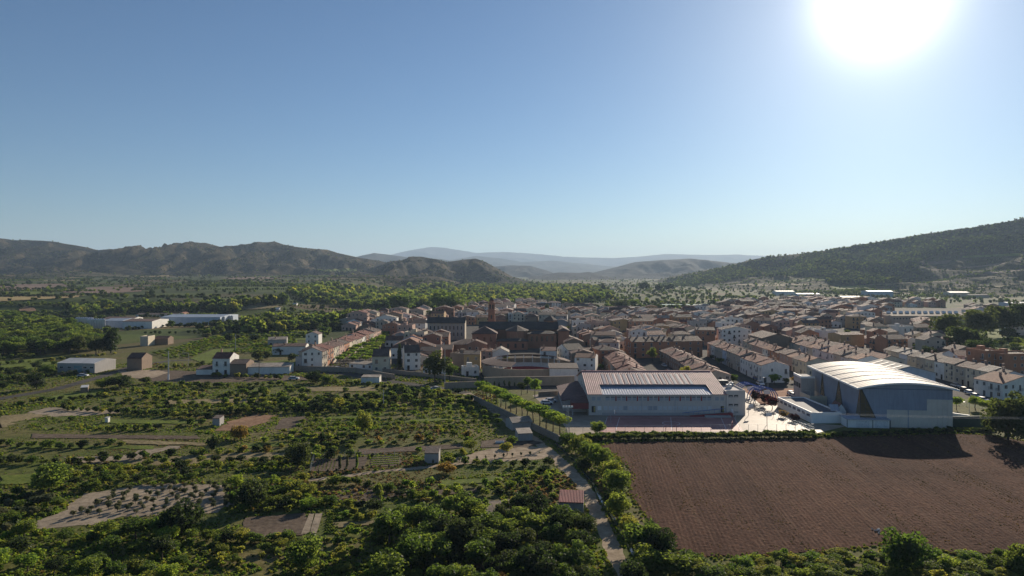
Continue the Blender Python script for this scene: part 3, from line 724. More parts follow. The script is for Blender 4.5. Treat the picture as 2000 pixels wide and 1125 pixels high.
# red ramp with blue rail against the right of the facade
ramp_t = thing('access_ramp', 'ramp', (0, 0, 0), 0, 'red access ramp with blue rail against the right end of the school front')
m = MB(); x0, x1 = SX(1345), SX(1427)
m.add([(x0,YF-2.2,0),(x1,YF-2.2,0),(x1,YF-2.2,1.1),(x0,YF-2.2,.15),(x0,YF-.9,0),(x1,YF-.9,0),(x1,YF-.9,1.1),(x0,YF-.9,.15)], [(0,1,2,3),(3,2,6,7),(5,4,7,6),(1,5,6,2),(4,0,3,7)]); m.build('ramp_body', redp, ramp_t)
m = MB(); m.box(SX(1372), x1-1, YF-3.6, YF-2.3, 0, .5); m.build('landing', conc_m, ramp_t)
m = MB(); m.path([(x0-2, YF-.85, .9), (x1-2, YF-.85, 2.3)], .07)
for i in range(9): t = i / 8; xx = x0-2+(x1-x0)*t; m.box(xx-.03, xx+.03, YF-.88, YF-.82, .1+1.0*t, .9+1.4*t)
m.build('rail', bluep, ramp_t)

# ------------------------------------------------------------------ sports hall: arched roof, blue-grey cladding, wedge windows
clad = sheet_metal('cladding_blue_grey', (0.28,0.325,0.41), 0.55, 0.1, 0.08)
arc_m = sheet_metal('arched_roof_sheet', (0.30,0.265,0.235), 0.62, 0.0, 0.22, 0.12)
panel_m = plain('concrete_panel', (0.62,0.565,0.49), 0.9, 0.14, 0.5, streak=True)
amber = plain('tinted_glazing', (0.11,0.085,0.05), 0.25, 0.3, 0.4)
hall = thing('sports_hall', 'sports hall', (101.0, 198.0, 0), -math.radians(7.3), 'big sports hall with white arched metal roof, blue-grey cladding and wedge-shaped windows')
HW, HL, HE = 25.0, 45.0, 11.3
def arc(x): t = (x - HW/2) / (HW/2 + 1.2); return HE + 1.8 * (1 - t * t)
NA = 20
m = MB(); xs = [HW * i / NA for i in range(NA + 1)]
wx = 5.4                                                     # wedge at the front corner: apex above, foot from 0 to wx
for y, flip in ((0, 1), (HL, 0)):
    for a, b in zip(xs, xs[1:]):
        q = [(a, y, 0), (b, y, 0), (b, y, arc(b) - .15), (a, y, arc(a) - .15)]; m.poly(q if flip else q[::-1])
m.poly([(0,HL,0),(0,0,0),(0,0,arc(0)-.15),(0,HL,arc(0)-.15)]); m.poly([(HW,0,0),(HW,HL,0),(HW,HL,arc(HW)-.15),(HW,0,arc(HW)-.15)])
hw_ = m.build('wall', clad, hall)
m = MB(); o_ = 1.1; xs2 = [-o_ + (HW + 2 * o_) * i / 24 for i in range(25)]
for a, b in zip(xs2, xs2[1:]):
    za, zb = arc(a), arc(b); y0, y1 = -1.3, HL + 1.2
    m.add([(a,y0,za),(b,y0,zb),(b,y1,zb),(a,y1,za),(a,y0,za-.3),(b,y0,zb-.3),(b,y1,zb-.3),(a,y1,za-.3)], [(0,1,2,3),(4,7,6,5),(0,4,5,1),(3,2,6,7)])
for x in (xs2[0], xs2[-1]):
    q = [(x,-1.3,arc(x)-.3),(x,HL+1.2,arc(x)-.3),(x,HL+1.2,arc(x)),(x,-1.3,arc(x))]; m.poly(q[::-1] if x < 0 else q)
hr = m.build('roof', arc_m, hall)
m = MB()
for x in (xs2[0] - .12, xs2[-1] + .01): m.box(x, x + .11, -1.45, HL + 1.3, arc(x) - .42, arc(x) + .12, 0, True)
for a, b in zip(xs2, xs2[1:]):
    za, zb = arc(a), arc(b); m.add([(a,-1.45,za-.4),(b,-1.45,zb-.4),(b,-1.45,zb+.1),(a,-1.45,za+.1),(a,-1.32,za+.1),(b,-1.32,zb+.1)], [(0,1,2,3),(3,2,5,4)])
m.build('eaves_trim', white_m, hr)
for y in (6.5, 14, 21.5, 29, 36.5):
    m = MB()
    for a, b in zip(xs2, xs2[1:]): m.add([(a,-.14,arc(a)+.002),(b,-.14,arc(b)+.002),(b,0,arc(b)+.13),(a,0,arc(a)+.13),(b,.14,arc(b)+.002),(a,.14,arc(a)+.002)], [(0,1,2,3),(3,2,4,5)])
    m.build('roof_seam', shutter_m, hr, loc=(0, y, 0))
m = MB()
for i in range(1, 24):
    a = xs2[i]; m.add([(a-.05,-1.2,arc(a)+.001),(a,-1.2,arc(a)+.03),(a+.05,-1.2,arc(a)+.001),(a-.05,HL+1.1,arc(a)+.001),(a,HL+1.1,arc(a)+.03),(a+.05,HL+1.1,arc(a)+.001)], [(0,1,4,3),(1,2,5,4)])
o = m.build('sheet_joint', arc_m, hr); o['kind'] = 'stuff'
m = MB(); m.box(-.04, HW+.04, -.10, -.004, HE-.32, HE-.12); m.build('band', plain('slate_band', (0.12,0.15,0.21), .6), hall)
m = MB()                                                     # corrugation of the cladding
for i in range(1, 62):
    x = i * HW / 62
    if x > wx + .3: m.box(x-.05, x+.05, -.045, -.004, 5.2 if x < 18 else 8.2, HE-.34)
for i in range(1, 110):
    y = i * HL / 110; m.box(-.045, -.004, y-.05, y+.05, 3.2, HE-.1)
o = m.build('cladding_rib', clad, hall); o['kind'] = 'stuff'
# wedge glazing: front corner (wraps), and two on the long left wall
def wedge(pts, name='wedge_window'):
    m = MB(); m.poly(pts); w = m.build(name, amber, hall); return w
w = wedge([(0.0,-.06,0),(wx,-.06,0),(0.35,-.06,HE-.6),(0.0,-.06,HE-.6)])
m = MB(); m.path([(wx,-.1,0),(.4,-.1,HE-.5)], .13); m.path([(0,-.1,0),(0.0,-.1,HE-.5)], .1)
for k in (2.2, 4.4, 6.6): m.box(0, wx*(1-k/(HE-.5)), -.12, -.07, k, k+.1)
for k in (1.4, 2.8): m.box(k-.05, k+.05, -.12, -.07, 0, (HE-.5)*(1-k/wx)-.1)
m.build('mullion', dark_m, w)
w = wedge([(-.06,3.2,3.2),(-.06,0,3.2),(-.06,0,HE-.6),(-.06,.4,HE-.6)])
for yc, hw2 in ((17.5, 3.4), (33.5, 2.2)):
    w = wedge([(-.06,yc+hw2,3.0),(-.06,yc-hw2,3.0),(-.06,yc-.1,HE-.5),(-.06,yc+.1,HE-.5)])
    m = MB(); m.path([(-.1,yc+hw2,3.0),(-.1,yc,HE-.5)], .1); m.path([(-.1,yc-hw2,3.0),(-.1,yc,HE-.5)], .1); m.box(-.12,-.07,yc-hw2*.5,yc+hw2*.5,5.9,6.0); m.build('mullion', dark_m, w)
# pale concrete panels, each a piece
for i in range(5):
    m = MB(); m.box(0, 1.33, -.14, -.004, 0, 8.3, 0); m.build('concrete_panel', panel_m, hall, loc=(18.1 + i * 1.38, 0, 0))
for i in range(7):
    m = MB(); m.box(0, 1.52, -.12, -.004, 0, 5.1, 0); m.build('concrete_panel', panel_m, hall, loc=(7.3 + i * 1.545, 0, 0))
m = MB(); m.box(12.9, 13.15, -.2, -.13, 0, 5.1); m.box(7.2, 18.05, -.18, -.13, 5.1, 5.25); m.build('downpipe', clad, hall)
# low white changing rooms wrapped round the left of the hall
annex = thing('changing_rooms', 'annex', (88.7, 202.0, 0), math.radians(1.0), 'low white flat-roofed annex with a strip of dark windows, left of the sports hall')
m = MB(); AL, AW, AH = 25.0, 9.0, 3.1
m.box(0, AW, 0, AL, 0, AH - .35)
for a in ((0, AW, 0, .3), (0, AW, AL-.3, AL), (0, .3, .301, AL-.301), (AW-.3, AW, .301, AL-.301)): m.box(*a, AH-.349, AH+.15)
m.build('wall', white_m, annex)
m = MB(); m.poly([(.31,.31,AH-.2),(AW-.31,.31,AH-.2),(AW-.31,AL-.31,AH-.2),(.31,AL-.31,AH-.2)]); m.build('roof', sheet_metal('felt_grey', (0.10,0.105,0.125), .8, 0.0, .3), annex)
for i in range(7):
    m = MB(); m.box(-.05, -.003, 0, 2.1, 0, .75, 0, True); w = m.build('window', dark_m, annex, loc=(0, 1.2 + i * 3.25, 1.75))
    m = MB(); m.box(-.08, -.051, .1, 2.0, .08, .67); m.build('pane', plain('blue_glass', (0.05,0.08,0.16), .2), w)
solar = thing('solar_panel', 'solar panel', (96.0, 205.5, 2.9), -.15, 'tilted solar panel on the annex roof beside the sports hall')
m = MB(); m.slab([(0,0,.2),(2.6,0,.2),(2.6,2.2,1.7),(0,2.2,1.7)], .08); m.build('panel', blue_roof, solar)
m = MB(); m.path([(.1,2.1,0),(.1,2.1,1.6)], .05); m.path([(2.5,2.1,0),(2.5,2.1,1.6)], .05); m.path([(.05,0,.22),(.05,2.2,1.74)], .06); m.path([(2.55,0,.22),(2.55,2.2,1.74)], .06); m.path([(1.3,0,.22),(1.3,2.2,1.74)], .04); m.build('frame', metal_m, solar)
pl = thing('roof_gable', 'skylight housing', (98.2, 207.0, 0), -.13, 'small white gabled roof housing between annex and hall wall')
m = MB(); m.add([(0,0,0),(3,0,0),(3,6,0),(0,6,0),(0,0,2.6),(3,0,2.6),(1.6,0,4.8),(0,6,2.6),(3,6,2.6),(1.6,6,4.8)], [(0,1,5,6,4),(3,0,4,7),(1,2,8,5),(4,6,9,7),(6,5,8,9)]); m.build('wall', white_m, pl)
m = MB(); m.slab([(-.1,-.1,2.65),(1.6,-.1,4.95),(1.6,6,4.95),(-.1,6,2.65)][::-1], .1); m.build('roof', red_roof, pl)
dr = thing('store_block', 'store', (96.6, 196.6, 0), -.08, 'low white store with two wide doors at the foot of the sports hall')
m = MB(); m.box(0, 11.6, 0, 4.5, 0, 2.3); m.build('wall', white_m, dr)
m = MB(); m.slab([(-.4,-.5,2.55),(11.9,-.5,2.55),(11.9,4.6,2.75),(-.4,4.6,2.75)], .18); m.build('roof', blue_roof, dr)
for x in (2.5, 7.6):
    m = MB(); m.box(0, 3.6, -.06, -.003, 0, 2.0); m.build('door', plain('pale_door', (.62,.63,.64), .6), dr, loc=(x, 0, .05))
for x in (-.2, 6.9, 11.7):
    m = MB(); m.box(x-.07, x+.07, -.45, -.31, 0, 2.37); m.build('post', dark_m, dr)
blk = thing('grey_block', 'building', (104.8, 234.5, 0), -.12, 'grey rendered block with white parapet behind the left end of the sports hall')
m = MB(); m.box(-5.2, -.8, 0, 9, 0, 8.4); m.build('wall', WM['grey'], blk); m = MB()
for a in ((-5.3,-.7,-.1,.15), (-5.3,-5.05,.151,9)): m.box(*a, 8.2, 8.9, 0, True)
m.build('parapet', white_m, blk)
for i in range(3):
    m = MB(); m.box(-5.26, -5.203, 1 + i * 2.7, 3 + i * 2.7, 4.6, 6.2); m.build('window', glass, blk)
lw = thing('low_wall_block', 'wall', (99.0, 226.5, 0), 0, 'cream L-shaped parapet wall between annex and grey block')
m = MB(); m.box(0, 5.5, 0, .35, 0, 3.6); m.box(0, .35, .351, 8, 0, 3.6); m.build('wall', WM['cream'], lw)
# ------------------------------------------------------------------ sheets on the land
dirt = ground_mat('dirt', (0.22,0.165,0.11), (0.34,0.265,0.185), (0.44,0.355,0.255), 0.6)
dirt_d = ground_mat('dark_dirt', (0.075,0.055,0.040), (0.125,0.092,0.066), (0.18,0.14,0.10), 0.8)
sand = ground_mat('sandy_soil', (0.19,0.15,0.105), (0.29,0.235,0.17), (0.37,0.30,0.22), 0.7)
drygr = ground_mat('dry_grass', (0.14,0.11,0.055), (0.24,0.19,0.10), (0.33,0.27,0.15), 0.9)
green_g = ground_mat('green_grass', (0.060,0.085,0.014), (0.12,0.155,0.025), (0.17,0.19,0.04), 0.9)
wheat = ground_mat('ripe_field', (0.26,0.19,0.085), (0.36,0.27,0.12), (0.42,0.32,0.15), 0.05)
pinks = ground_mat('bare_pinkish_field', (0.15,0.10,0.075), (0.20,0.14,0.105), (0.26,0.19,0.14), 0.05)
asph = ground_mat('street_asphalt', (0.050,0.046,0.043), (0.075,0.068,0.062), (0.11,0.10,0.088), 0.25)
yard_m = ground_mat('yard_concrete', (0.27,0.215,0.16), (0.34,0.27,0.20), (0.40,0.325,0.25), 0.35, 4, 0.15); yard_m.node_tree.nodes['Principled BSDF'].inputs['Roughness'].default_value = 0.6; yard_m.node_tree.nodes['Principled BSDF'].inputs['Specular IOR Level'].default_value = 0.15
court_m = ground_mat('red_court', (0.36,0.15,0.125), (0.43,0.19,0.165), (0.48,0.24,0.205), 0.25, 4, 0.1); court_m.node_tree.nodes['Principled BSDF'].inputs['Roughness'].default_value = 0.6; court_m.node_tree.nodes['Principled BSDF'].inputs['Specular IOR Level'].default_value = 0.3
soil_m = ground_mat('ploughed_soil', (0.075,0.046,0.034), (0.125,0.078,0.058), (0.185,0.118,0.085), 0.55, 6, 0.6, (2.6, 0.22, 1, -0.112))

street = sheet('street', [(-105,322),(-118,470),(-60,600),(-20,740),(60,790),(200,770),(330,800),(420,860),(640,870),(620,500),(400,300),(215,238),(140,244),(72.9,236),(72.9,252),(16,253),(-28,275),(-60,288)], asph, free=False)
yard = sheet('school_yard', [G(1108,840),G(1095,822),G(1040,772),G(1100,762),(16.2,252.4),(72.8,252.4),(90,258),(101,236),(88.5,228),(88,202.5),(98,199),G(1590,847),G(1110,850)], yard_m)
lotr = sheet('gravel_lot', [(84,230),(99.5,230),(112,262),(88,262)], ground_mat('red_gravel', (.26,.12,.07), (.34,.17,.10), (.40,.22,.14), .5), free=False)
court = spx('red_court', [(1188,812),(1432,812),(1452,842),(1172,844)], court_m, free=False)
m = MB(); zc = SH[0] + 0.006
def stripe(p0, p1, w=0.06):
    a, b = Vector(G(*p0)), Vector(G(*p1)); d = (b - a).normalized() * w; q = Vector((-d.y, d.x))
    m.poly([(a.x-q.x,a.y-q.y,zc),(b.x-q.x,b.y-q.y,zc),(b.x+q.x,b.y+q.y,zc),(a.x+q.x,a.y+q.y,zc)])
for a, b in (((1186,815),(1434,815)),((1178,840),(1446,840)),((1434,815.01),(1446,839.9)),((1186,815.1),(1178,839.9)),((1310,815.5),(1312,839.5)),((1210,815.5),(1203,839.5)),((1408,815.5),(1419,839.5))): stripe(a, b)
cx, cy = G(1311, 827)
pts = [(cx + 2.6 * math.cos(t * math.pi / 12), cy + 2.6 * math.sin(t * math.pi / 12)) for t in range(25)]
for a, b in zip(pts, pts[1:]):
    m.poly([(a[0],a[1],zc),(b[0],b[1],zc),(cx+(b[0]-cx)*.95,cy+(b[1]-cy)*.95,zc),(cx+(a[0]-cx)*.95,cy+(a[1]-cy)*.95,zc)][::-1])
struct(m.build('court_lines', white_m))

# ploughed field with real furrows, running 6.4 degrees off the line of sight
FIELD = [G(*p) for p in [(1168,872),(1200,864),(1300,861),(1590,855),(1850,847),(1935,850),(2000,862),(2110,905),(2140,1090),(1990,1088),(1850,1080),(1730,1066),(1650,1076),(1500,1086),(1380,1090),(1310,1072),(1262,1012),(1228,962),(1232,922),(1205,892)]]
nogo(FIELD)
fa = math.radians(6.4); fc, fs_ = math.cos(fa), math.sin(fa)
us_ = np.arange(-10, 165, 0.19); vs_r = np.concatenate([np.arange(90, 140, 0.55), np.arange(140, 205, 0.8)])
V2, idx2 = [], {}
F2 = []
def fz(u, v, x, y):
    k = 0.5 + 0.5 * math.sin(u * 2 * math.pi / 0.78 + 1.4 * nz(x, y, 22, 2))
    z = 0.05 + 0.075 * k * (0.3 + 1.1 * abs(nz(x, y, 4.0, 6))) + 0.075 * nz(x, y, 0.55, 9)
    return z + 0.05 * nz(x, y, 9, 1) + 0.05
inside = {}
for j, v in enumerate(vs_r):
    for i, u in enumerate(us_):
        x = u * fc + v * fs_; y = -u * fs_ + v * fc
        if inpoly(x, y, FIELD): inside[(i, j)] = (x, y)
for (i, j), (x, y) in inside.items():
    if (i+1, j) in inside and (i, j+1) in inside and (i+1, j+1) in inside:
        q = []
        for k in ((i, j), (i+1, j), (i+1, j+1), (i, j+1)):
            if k not in idx2:
                X, Y = inside[k]; idx2[k] = len(V2); V2.append((X, Y, fz(us_[k[0]], vs_r[k[1]], X, Y)))
            q.append(idx2[k])
        F2.append(q)
def soil():
    m, n, l, p = nodes('furrowed_soil'); g = n.new('ShaderNodeNewGeometry').outputs['Position']
    a = noise_n(n, l, g, 1.3, 6, 0.75); rg_ = mapping(n, l, g, (1, 1, 1), (0, 0, fa)); b = noise_n(n, l, mapping(n, l, rg_, (1.6, 0.035, 1)), 1.0, 4, 0.7); b2 = noise_n(n, l, mapping(n, l, rg_, (0.22, 0.012, 1)), 1.0, 3, 0.6); c = noise_n(n, l, g, 0.035, 4)
    cc = ramp(n, l, a, [(0.30, (0.040,0.020,0.013)), (0.48, (0.080,0.040,0.027)), (0.60, (0.112,0.058,0.039)), (0.71, (0.23,0.15,0.085))])
    cc = mixc(n, l, ramp(n, l, b, [(0.52, (0,0,0)), (0.66, (.5,.5,.5))]), cc, (0.15,0.092,0.058))
    cc = mixc(n, l, 0.8, cc, ramp(n, l, b2, [(0.36, (0.80,0.78,0.78)), (0.5, (1,1,1)), (0.64, (1.16,1.14,1.1))]), 'MULTIPLY')
    cc = mixc(n, l, 0.7, cc, ramp(n, l, c, [(0.35, (0.72,0.70,0.70)), (0.6, (1.15,1.12,1.1))]), 'MULTIPLY')
    l.new(cc, p.inputs['Base Color']); p.inputs['Roughness'].default_value = 1; p.inputs['Specular IOR Level'].default_value = 0.05
    bump(n, l, p, a, 0.9, 0.15); return m
me = bpy.data.meshes.new('ploughed_field'); me.from_pydata(V2, [], F2); me.materials.append(soil()); me.update()
struct(link(bpy.data.objects.new('ploughed_field', me)))

# tracks and garden plots on the left
ribbon('dirt_track', [(905,766,4.5),(925,776,3.4),(962,800,3.0),(1000,828,3.0),(1040,856,3.0),(1074,884,3.2),(1108,915,3.4),(1140,950,3.2),(1158,985,3.0),(1178,1030,2.8),(1200,1080,2.8),(1232,1150,2.8),(1260,1250,2.8)], dirt, amp=.35, seg=1.5)
ribbon('garden_path', [(600,938,1.8),(660,932,1.8),(740,921,2.0),(820,914,2.0),(900,905,2.2),(980,898,3.0),(1040,893,4.5),(1085,886,6.0)], dirt, amp=.3, seg=1.5)
ribbon('paved_road', [(560,716,4),(600,727,5),(680,731,5),(740,742,5),(800,750,5),(850,757,5),(912,768,5)], asph)
ribbon('paved_road', [(-140,800,5),(0,779,5),(110,760,5),(190,738,5),(260,716,5),(330,705,5),(430,700,4),(600,716,4)], asph)
spx('dirt_yard', [(240,733),(290,722),(420,726),(590,735),(600,742),(420,748),(280,744)], dirt_d, amp=1, seg=3)
spx('farm_drive', [(232,725),(300,722),(330,727),(300,738),(245,738)], dirt, amp=.6)
spx('orchard_soil', [(30,1030),(110,1005),(165,965),(250,950),(330,945),(440,948),(452,985),(425,1002),(330,1005),(240,1010),(150,1030),(60,1035)], sand, amp=1.2, seg=2)
spx('dry_grass', [(52,806),(95,796),(190,798),(240,806),(170,812),(90,814)], sand, amp=1.5)
spx('dry_grass', [(-30,828),(10,812),(60,806),(100,812),(40,822),(0,840)], drygr, amp=1.5)
spx('dry_grass', [(200,895),(260,885),(330,870),(372,868),(300,886),(250,902),(190,903)], sand, amp=1.5)
spx('dry_grass', [(215,905),(330,893),(470,884),(600,884),(600,896),(440,900),(300,908)], drygr, amp=1)
spx('town_garden', [(1800,668),(1850,640),(2060,636),(2060,712),(1900,708),(1830,690)], green_g, z=.25, amp=1, seg=5, free=False)
spx('dry_grass', [(120,893),(190,892),(200,905),(130,905)], sand, amp=1)
spx('dry_grass', [(300,900),(420,893),(470,893),(380,905),(290,907)], drygr, amp=1.2)
spx('red_soil', [(418,842),(450,822),(500,810),(536,812),(520,826),(470,838),(432,843)], ground_mat('red_soil', (.18,.10,.06), (.27,.16,.095), (.34,.23,.14), .7), amp=1)
spx('vegetable_bed', [(536,838),(548,818),(590,813),(602,820),(575,834),(556,840)], dirt_d, amp=.4)
spx('bare_ground', [(930,884),(960,876),(1040,872),(1066,880),(1030,892),(960,898),(900,904),(880,898)], dirt, amp=.6)
spx('garden_bed', [(606,920),(614,898),(700,893),(718,893),(712,916),(640,921)], dirt_d, amp=.2)
spx('garden_bed', [(722,912),(726,893),(780,890),(786,905),(770,911)], dirt_d, amp=.1)
spx('garden_bed', [(468,1050),(480,1012),(600,1002),(592,1046)], dirt_d, amp=.3)
spx('garden_path', [(588,1044),(604,1004),(614,1003),(604,1043)], sand); spx('sown_bed', [(606,1043),(616,1003.5),(630,1003),(618,1042)], sand, amp=.1)
spx('garden_bed', [(940,1008),(952,980),(1030,972),(1045,1004)], ground_mat('raked_soil', (.13,.11,.09), (.20,.17,.14), (.26,.22,.18), .8), amp=.2)
spx('garden_bed', [(640,975),(680,952),(760,948),(800,965),(700,985)], dirt_d, amp=.6, free=False)
spx('garden_bed', [(940,862),(1010,852),(1062,866),(1030,874),(940,875)], dirt_d, amp=.4)
for q, mt_ in (([(60,848),(380,852),(390,858),(60,856)], dirt_d), ([(20,868),(300,872),(300,878),(20,875)], green_g), ([(330,782),(520,778),(515,786),(325,790)], drygr), ([(700,878),(900,868),(905,876),(700,888)], dirt_d),
               ([(470,868),(560,862),(556,872),(468,878)], green_g), ([(860,940),(980,932),(985,940),(862,950)], green_g), ([(960,985),(1075,978),(1078,986),(962,994)], sand), ([(820,960),(930,955),(930,963),(825,970)], dirt_d),
               ([(200,820),(390,823),(388,829),(200,827)], green_g), ([(600,756),(730,756),(735,764),(600,765)], drygr), ([(100,775),(200,760),(210,770),(110,786)], green_g),  ([(650,1022),(735,1018),(738,1028),(650,1032)], drygr),
               ([(0,930),(120,925),(130,940),(0,948)], green_g), ([(640,815),(760,808),(758,812),(642,820)], green_g), ([(790,822),(940,812),(945,816),(790,827)], green_g), ([(240,860),(400,866),(402,871),(240,867)], drygr)):
    spx('garden_plot', q, mt_, amp=.5, seg=2)
spx('green_meadow', [(478,710),(560,704),(590,712),(560,720),(480,718)], green_g, amp=.5)
spx('green_meadow', [(0,706),(100,700),(105,716),(0,728)], green_g, amp=1)
spx('green_meadow', [(370,700),(420,682),(460,680),(440,700),(400,712)], green_g, amp=1)
spx('green_meadow', [(560,665),(600,652),(640,650),(600,664)], green_g, amp=1)
# ripe and bare fields on the terrace to the left: follow the land
def draped(name, poly, mat, n=26):
    xs_ = [p[0] for p in poly]; ys_ = [p[1] for p in poly]; V, Fc, ix = [], [], {}
    for j in range(n + 1):
        for i in range(n + 1):
            px, py = min(xs_) + (max(xs_) - min(xs_)) * i / n, min(ys_) + (max(ys_) - min(ys_)) * j / n
            if inpoly(px, py, poly):
                q = GT(px, py)
                if q: ix[(i, j)] = len(V); V.append((q.x, q.y, q.z + 0.5))
    for (i, j) in ix:
        if (i+1, j) in ix and (i, j+1) in ix and (i+1, j+1) in ix:
            q = [ix[(i, j)], ix[(i, j+1)], ix[(i+1, j+1)], ix[(i+1, j)]]
            ysq = [V[k][1] for k in q]
            if max(ysq) - min(ysq) < 260: Fc.append(q)
    if not Fc: return
    me = bpy.data.meshes.new(name); me.from_pydata(V, [], Fc); me.materials.append(mat); me.update()
    return struct(link(bpy.data.objects.new(name, me)))
draped('ripe_field', [(-60,584),(60,577),(172,577),(150,582),(90,585),(0,590),(-60,594)], wheat)
draped('bare_field', [(110,566),(200,560),(290,562),(280,570),(200,574),(120,572)], pinks)
draped('bare_field', [(-40,556),(120,554),(160,558),(80,566),(-40,570)], pinks)
draped('earth_bank', [(350,592),(430,584),(500,588),(560,600),(500,606),(420,603),(360,600)], drygr)
draped('earth_bank', [(170,600),(240,592),(330,594),(330,600),(240,606)], drygr)
draped('quarry', [(36,604),(52,598),(68,602),(76,613),(40,614)], ground_mat('quarry_earth', (.25,.15,.09), (.33,.20,.12), (.4,.26,.17), .3))
draped('bare_field', [(420,543),(520,540),(560,544),(480,548)], pinks); draped('meadow', [(610,526),(700,524),(700,530),(640,532)], green_g); draped('bare_field', [(260,538),(340,537),(340,540),(260,541)], wheat)
for i, q in enumerate([[(1690,556),(1850,548),(1995,540),(1995,543),(1850,551),(1690,559)], [(1800,528),(1900,520),(2000,508),(2000,512),(1900,524),(1800,531)], [(1500,548),(1600,544),(1640,547),(1560,551)], [(1740,566),(1900,560),(2000,556),(2000,560),(1900,564),(1740,569)], [(1800,512),(1860,508),(1850,516),(1800,518)], [(1880,500),(2000,494),(2000,500),(1880,504)], [(1420,556),(1520,552),(1600,556),(1500,560)], [(1860,536),(2000,524),(2000,530),(1860,541)]]): draped('terrace_field', q, (drygr, pinks, green_g)[i % 3], 40)
draped('meadow', [(0,570),(100,567),(110,575),(0,578)], green_g)
draped('meadow', [(1620,560),(1720,556),(1700,563),(1630,566)], green_g)
draped('meadow', [(1390,598),(1430,594),(1480,596),(1440,601)], green_g)
# water in the ditch beside the track
wm, wn_, wl_, wp_ = nodes('water'); wp_.inputs['Base Color'].default_value = (0.05,0.06,0.05,1); wp_.inputs['Roughness'].default_value = 0.08
ribbon('water', [(1085,866,.6),(1120,900,.6),(1160,948,.6),(1178,985,.6),(1196,1010,.6),(1225,1060,.6),(1262,1130,.6),(1290,1200,.6)], wm)
# ------------------------------------------------------------------ landmark buildings
EXCL = []                                    # photo-pixel polygons where the town generator keeps out
def excl(*p): EXCL.append(list(p))
def wbox(parent, name, x0, x1, y0, y1, z0, z1, mat): m = MB(); m.box(x0, x1, y0, y1, z0, z1); return m.build(name, mat, parent)
def arch_window(parent, x, y, z, w, h, rz=0.0):
    key = ('arch', w, h)
    if key not in _W:
        m = MB(); pts = [(-w/2, 0, 0), (w/2, 0, 0)] + [(w/2*math.cos(t*math.pi/8), 0, h - w/2 + w/2*math.sin(t*math.pi/8)) for t in range(9)]
        m.add([(p[0], -.03, p[2]) for p in pts], [tuple(range(len(pts)))], 1)
        o = [(p[0]*1.25, -.08, (p[2]-h/2)*1.08+h/2) for p in pts]
        for i in range(len(pts)): j = (i+1) % len(pts); m.add([(pts[i][0],-.08,pts[i][2]), (pts[j][0],-.08,pts[j][2]), o[j], o[i], (o[i][0],0,o[i][2]), (o[j][0],0,o[j][2])], [(3,2,1,0),(4,5,2,3)], 0)
        _W[key] = m.mesh('arched_window', [plain('brick_trim', (.20,.10,.06)), glass])
    return put('arched_window', _W[key], parent, (x, y, z), rz)
brick = WM['brick red']; obrick = WM['orange brick']
church = thing('church', 'church', (0, 0, 0), 0, 'long dark brick church with tiled nave roof and arched windows in the town centre')
def cw(name, x0, x1, y0, y1, h, mat=brick): return wbox(church, name, x0, x1, y0, y1, 0, h, mat)
def hiproof(parent, name, x0, x1, y0, y1, z, rise, mat, oh=.6, ridge='x'):
    m = MB(); q = min(x1-x0, y1-y0) / 2 * (.98 if abs((x1-x0)-(y1-y0)) > 1 else 1.0)
    A = [(x0-oh,y0-oh,z),(x1+oh,y0-oh,z),(x1+oh,y1+oh,z),(x0-oh,y1+oh,z)]
    cy, cx = (y0+y1)/2, (x0+x1)/2
    if x1-x0 > y1-y0 + 1: B = [(x0+q,cy,z+rise),(x1-q,cy,z+rise)]; fs=[(0,1,5,4),(1,2,5),(2,3,4,5),(3,0,4)]
    elif y1-y0 > x1-x0 + 1: B = [(cx,y0+q,z+rise),(cx,y1-q,z+rise)]; fs=[(0,1,4),(1,2,5,4),(2,3,5),(3,0,4,5)]
    else: B = [(cx,cy,z+rise)]; fs=[(0,1,4),(1,2,4),(2,3,4),(3,0,4)]
    m.add(A+B, fs); m.add([(p[0],p[1],z-.25) for p in A]+A, [(0,1,5,4),(1,2,6,5),(2,3,7,6),(3,0,4,7),(3,2,1,0)]); return m.build(name, mat, parent)
cw('nave_wall', -19, 27, 408, 424, 10.3); m = MB()
m.slab([(-20,407,10.4),(28,407,10.4),(28,416,14.4),(-20,416,14.4)], .25); m.slab([(-20,416,14.41),(28,416,14.41),(28,425,10.4),(-20,425,10.4)], .25); m.build('nave_roof', RM['dark'], church)
m = MB(); m.add([(-18.99,408,10.3),(-18.99,424,10.3),(-18.99,416,14.2),(26.99,408,10.3),(26.99,424,10.3),(26.99,416,14.2)], [(1,0,2),(3,4,5)]); m.build('gable_wall', brick, church)
# polygonal apse towards the camera
def octo(parent, name, cx, cy, r, z0, z1, mat, n=8, cap=None):
    P = [(cx + r*math.cos((i+.5)*2*math.pi/n), cy + r*math.sin((i+.5)*2*math.pi/n)) for i in range(n)]
    m = MB(); m.add([(p[0],p[1],z0) for p in P]+[(p[0],p[1],z1) for p in P], [(i,(i+1)%n,(i+1)%n+n,i+n) for i in range(n)]); o = m.build(name, mat, parent)
    if cap is not None:
        m = MB(); P2 = [(cx+(p[0]-cx)*1.1, cy+(p[1]-cy)*1.1) for p in P]
        m.add([(p[0],p[1],z1) for p in P2]+[(cx,cy,z1+cap)], [(i,(i+1)%n,n) for i in range(n)]); m.add([(p[0],p[1],z1-.3) for p in P2]+[(p[0],p[1],z1) for p in P2], [(i,(i+1)%n,(i+1)%n+n,i+n) for i in range(n)]); m.build(name+'_roof', RM['grey-brown'], parent)
    return o
octo(church, 'apse', 3.0, 404, 6.6, 0, 10.2, brick, 10, 3.0)
for i in range(5):
    a = -math.pi/2 + (i-2)*math.pi/5; arch_window(church, 3+6.32*math.cos(a), 404+6.32*math.sin(a), 5.2, 1.2, 3.6, a+math.pi/2)
cw('aisle_wall', 9.5, 26, 399, 407.9, 8.6)
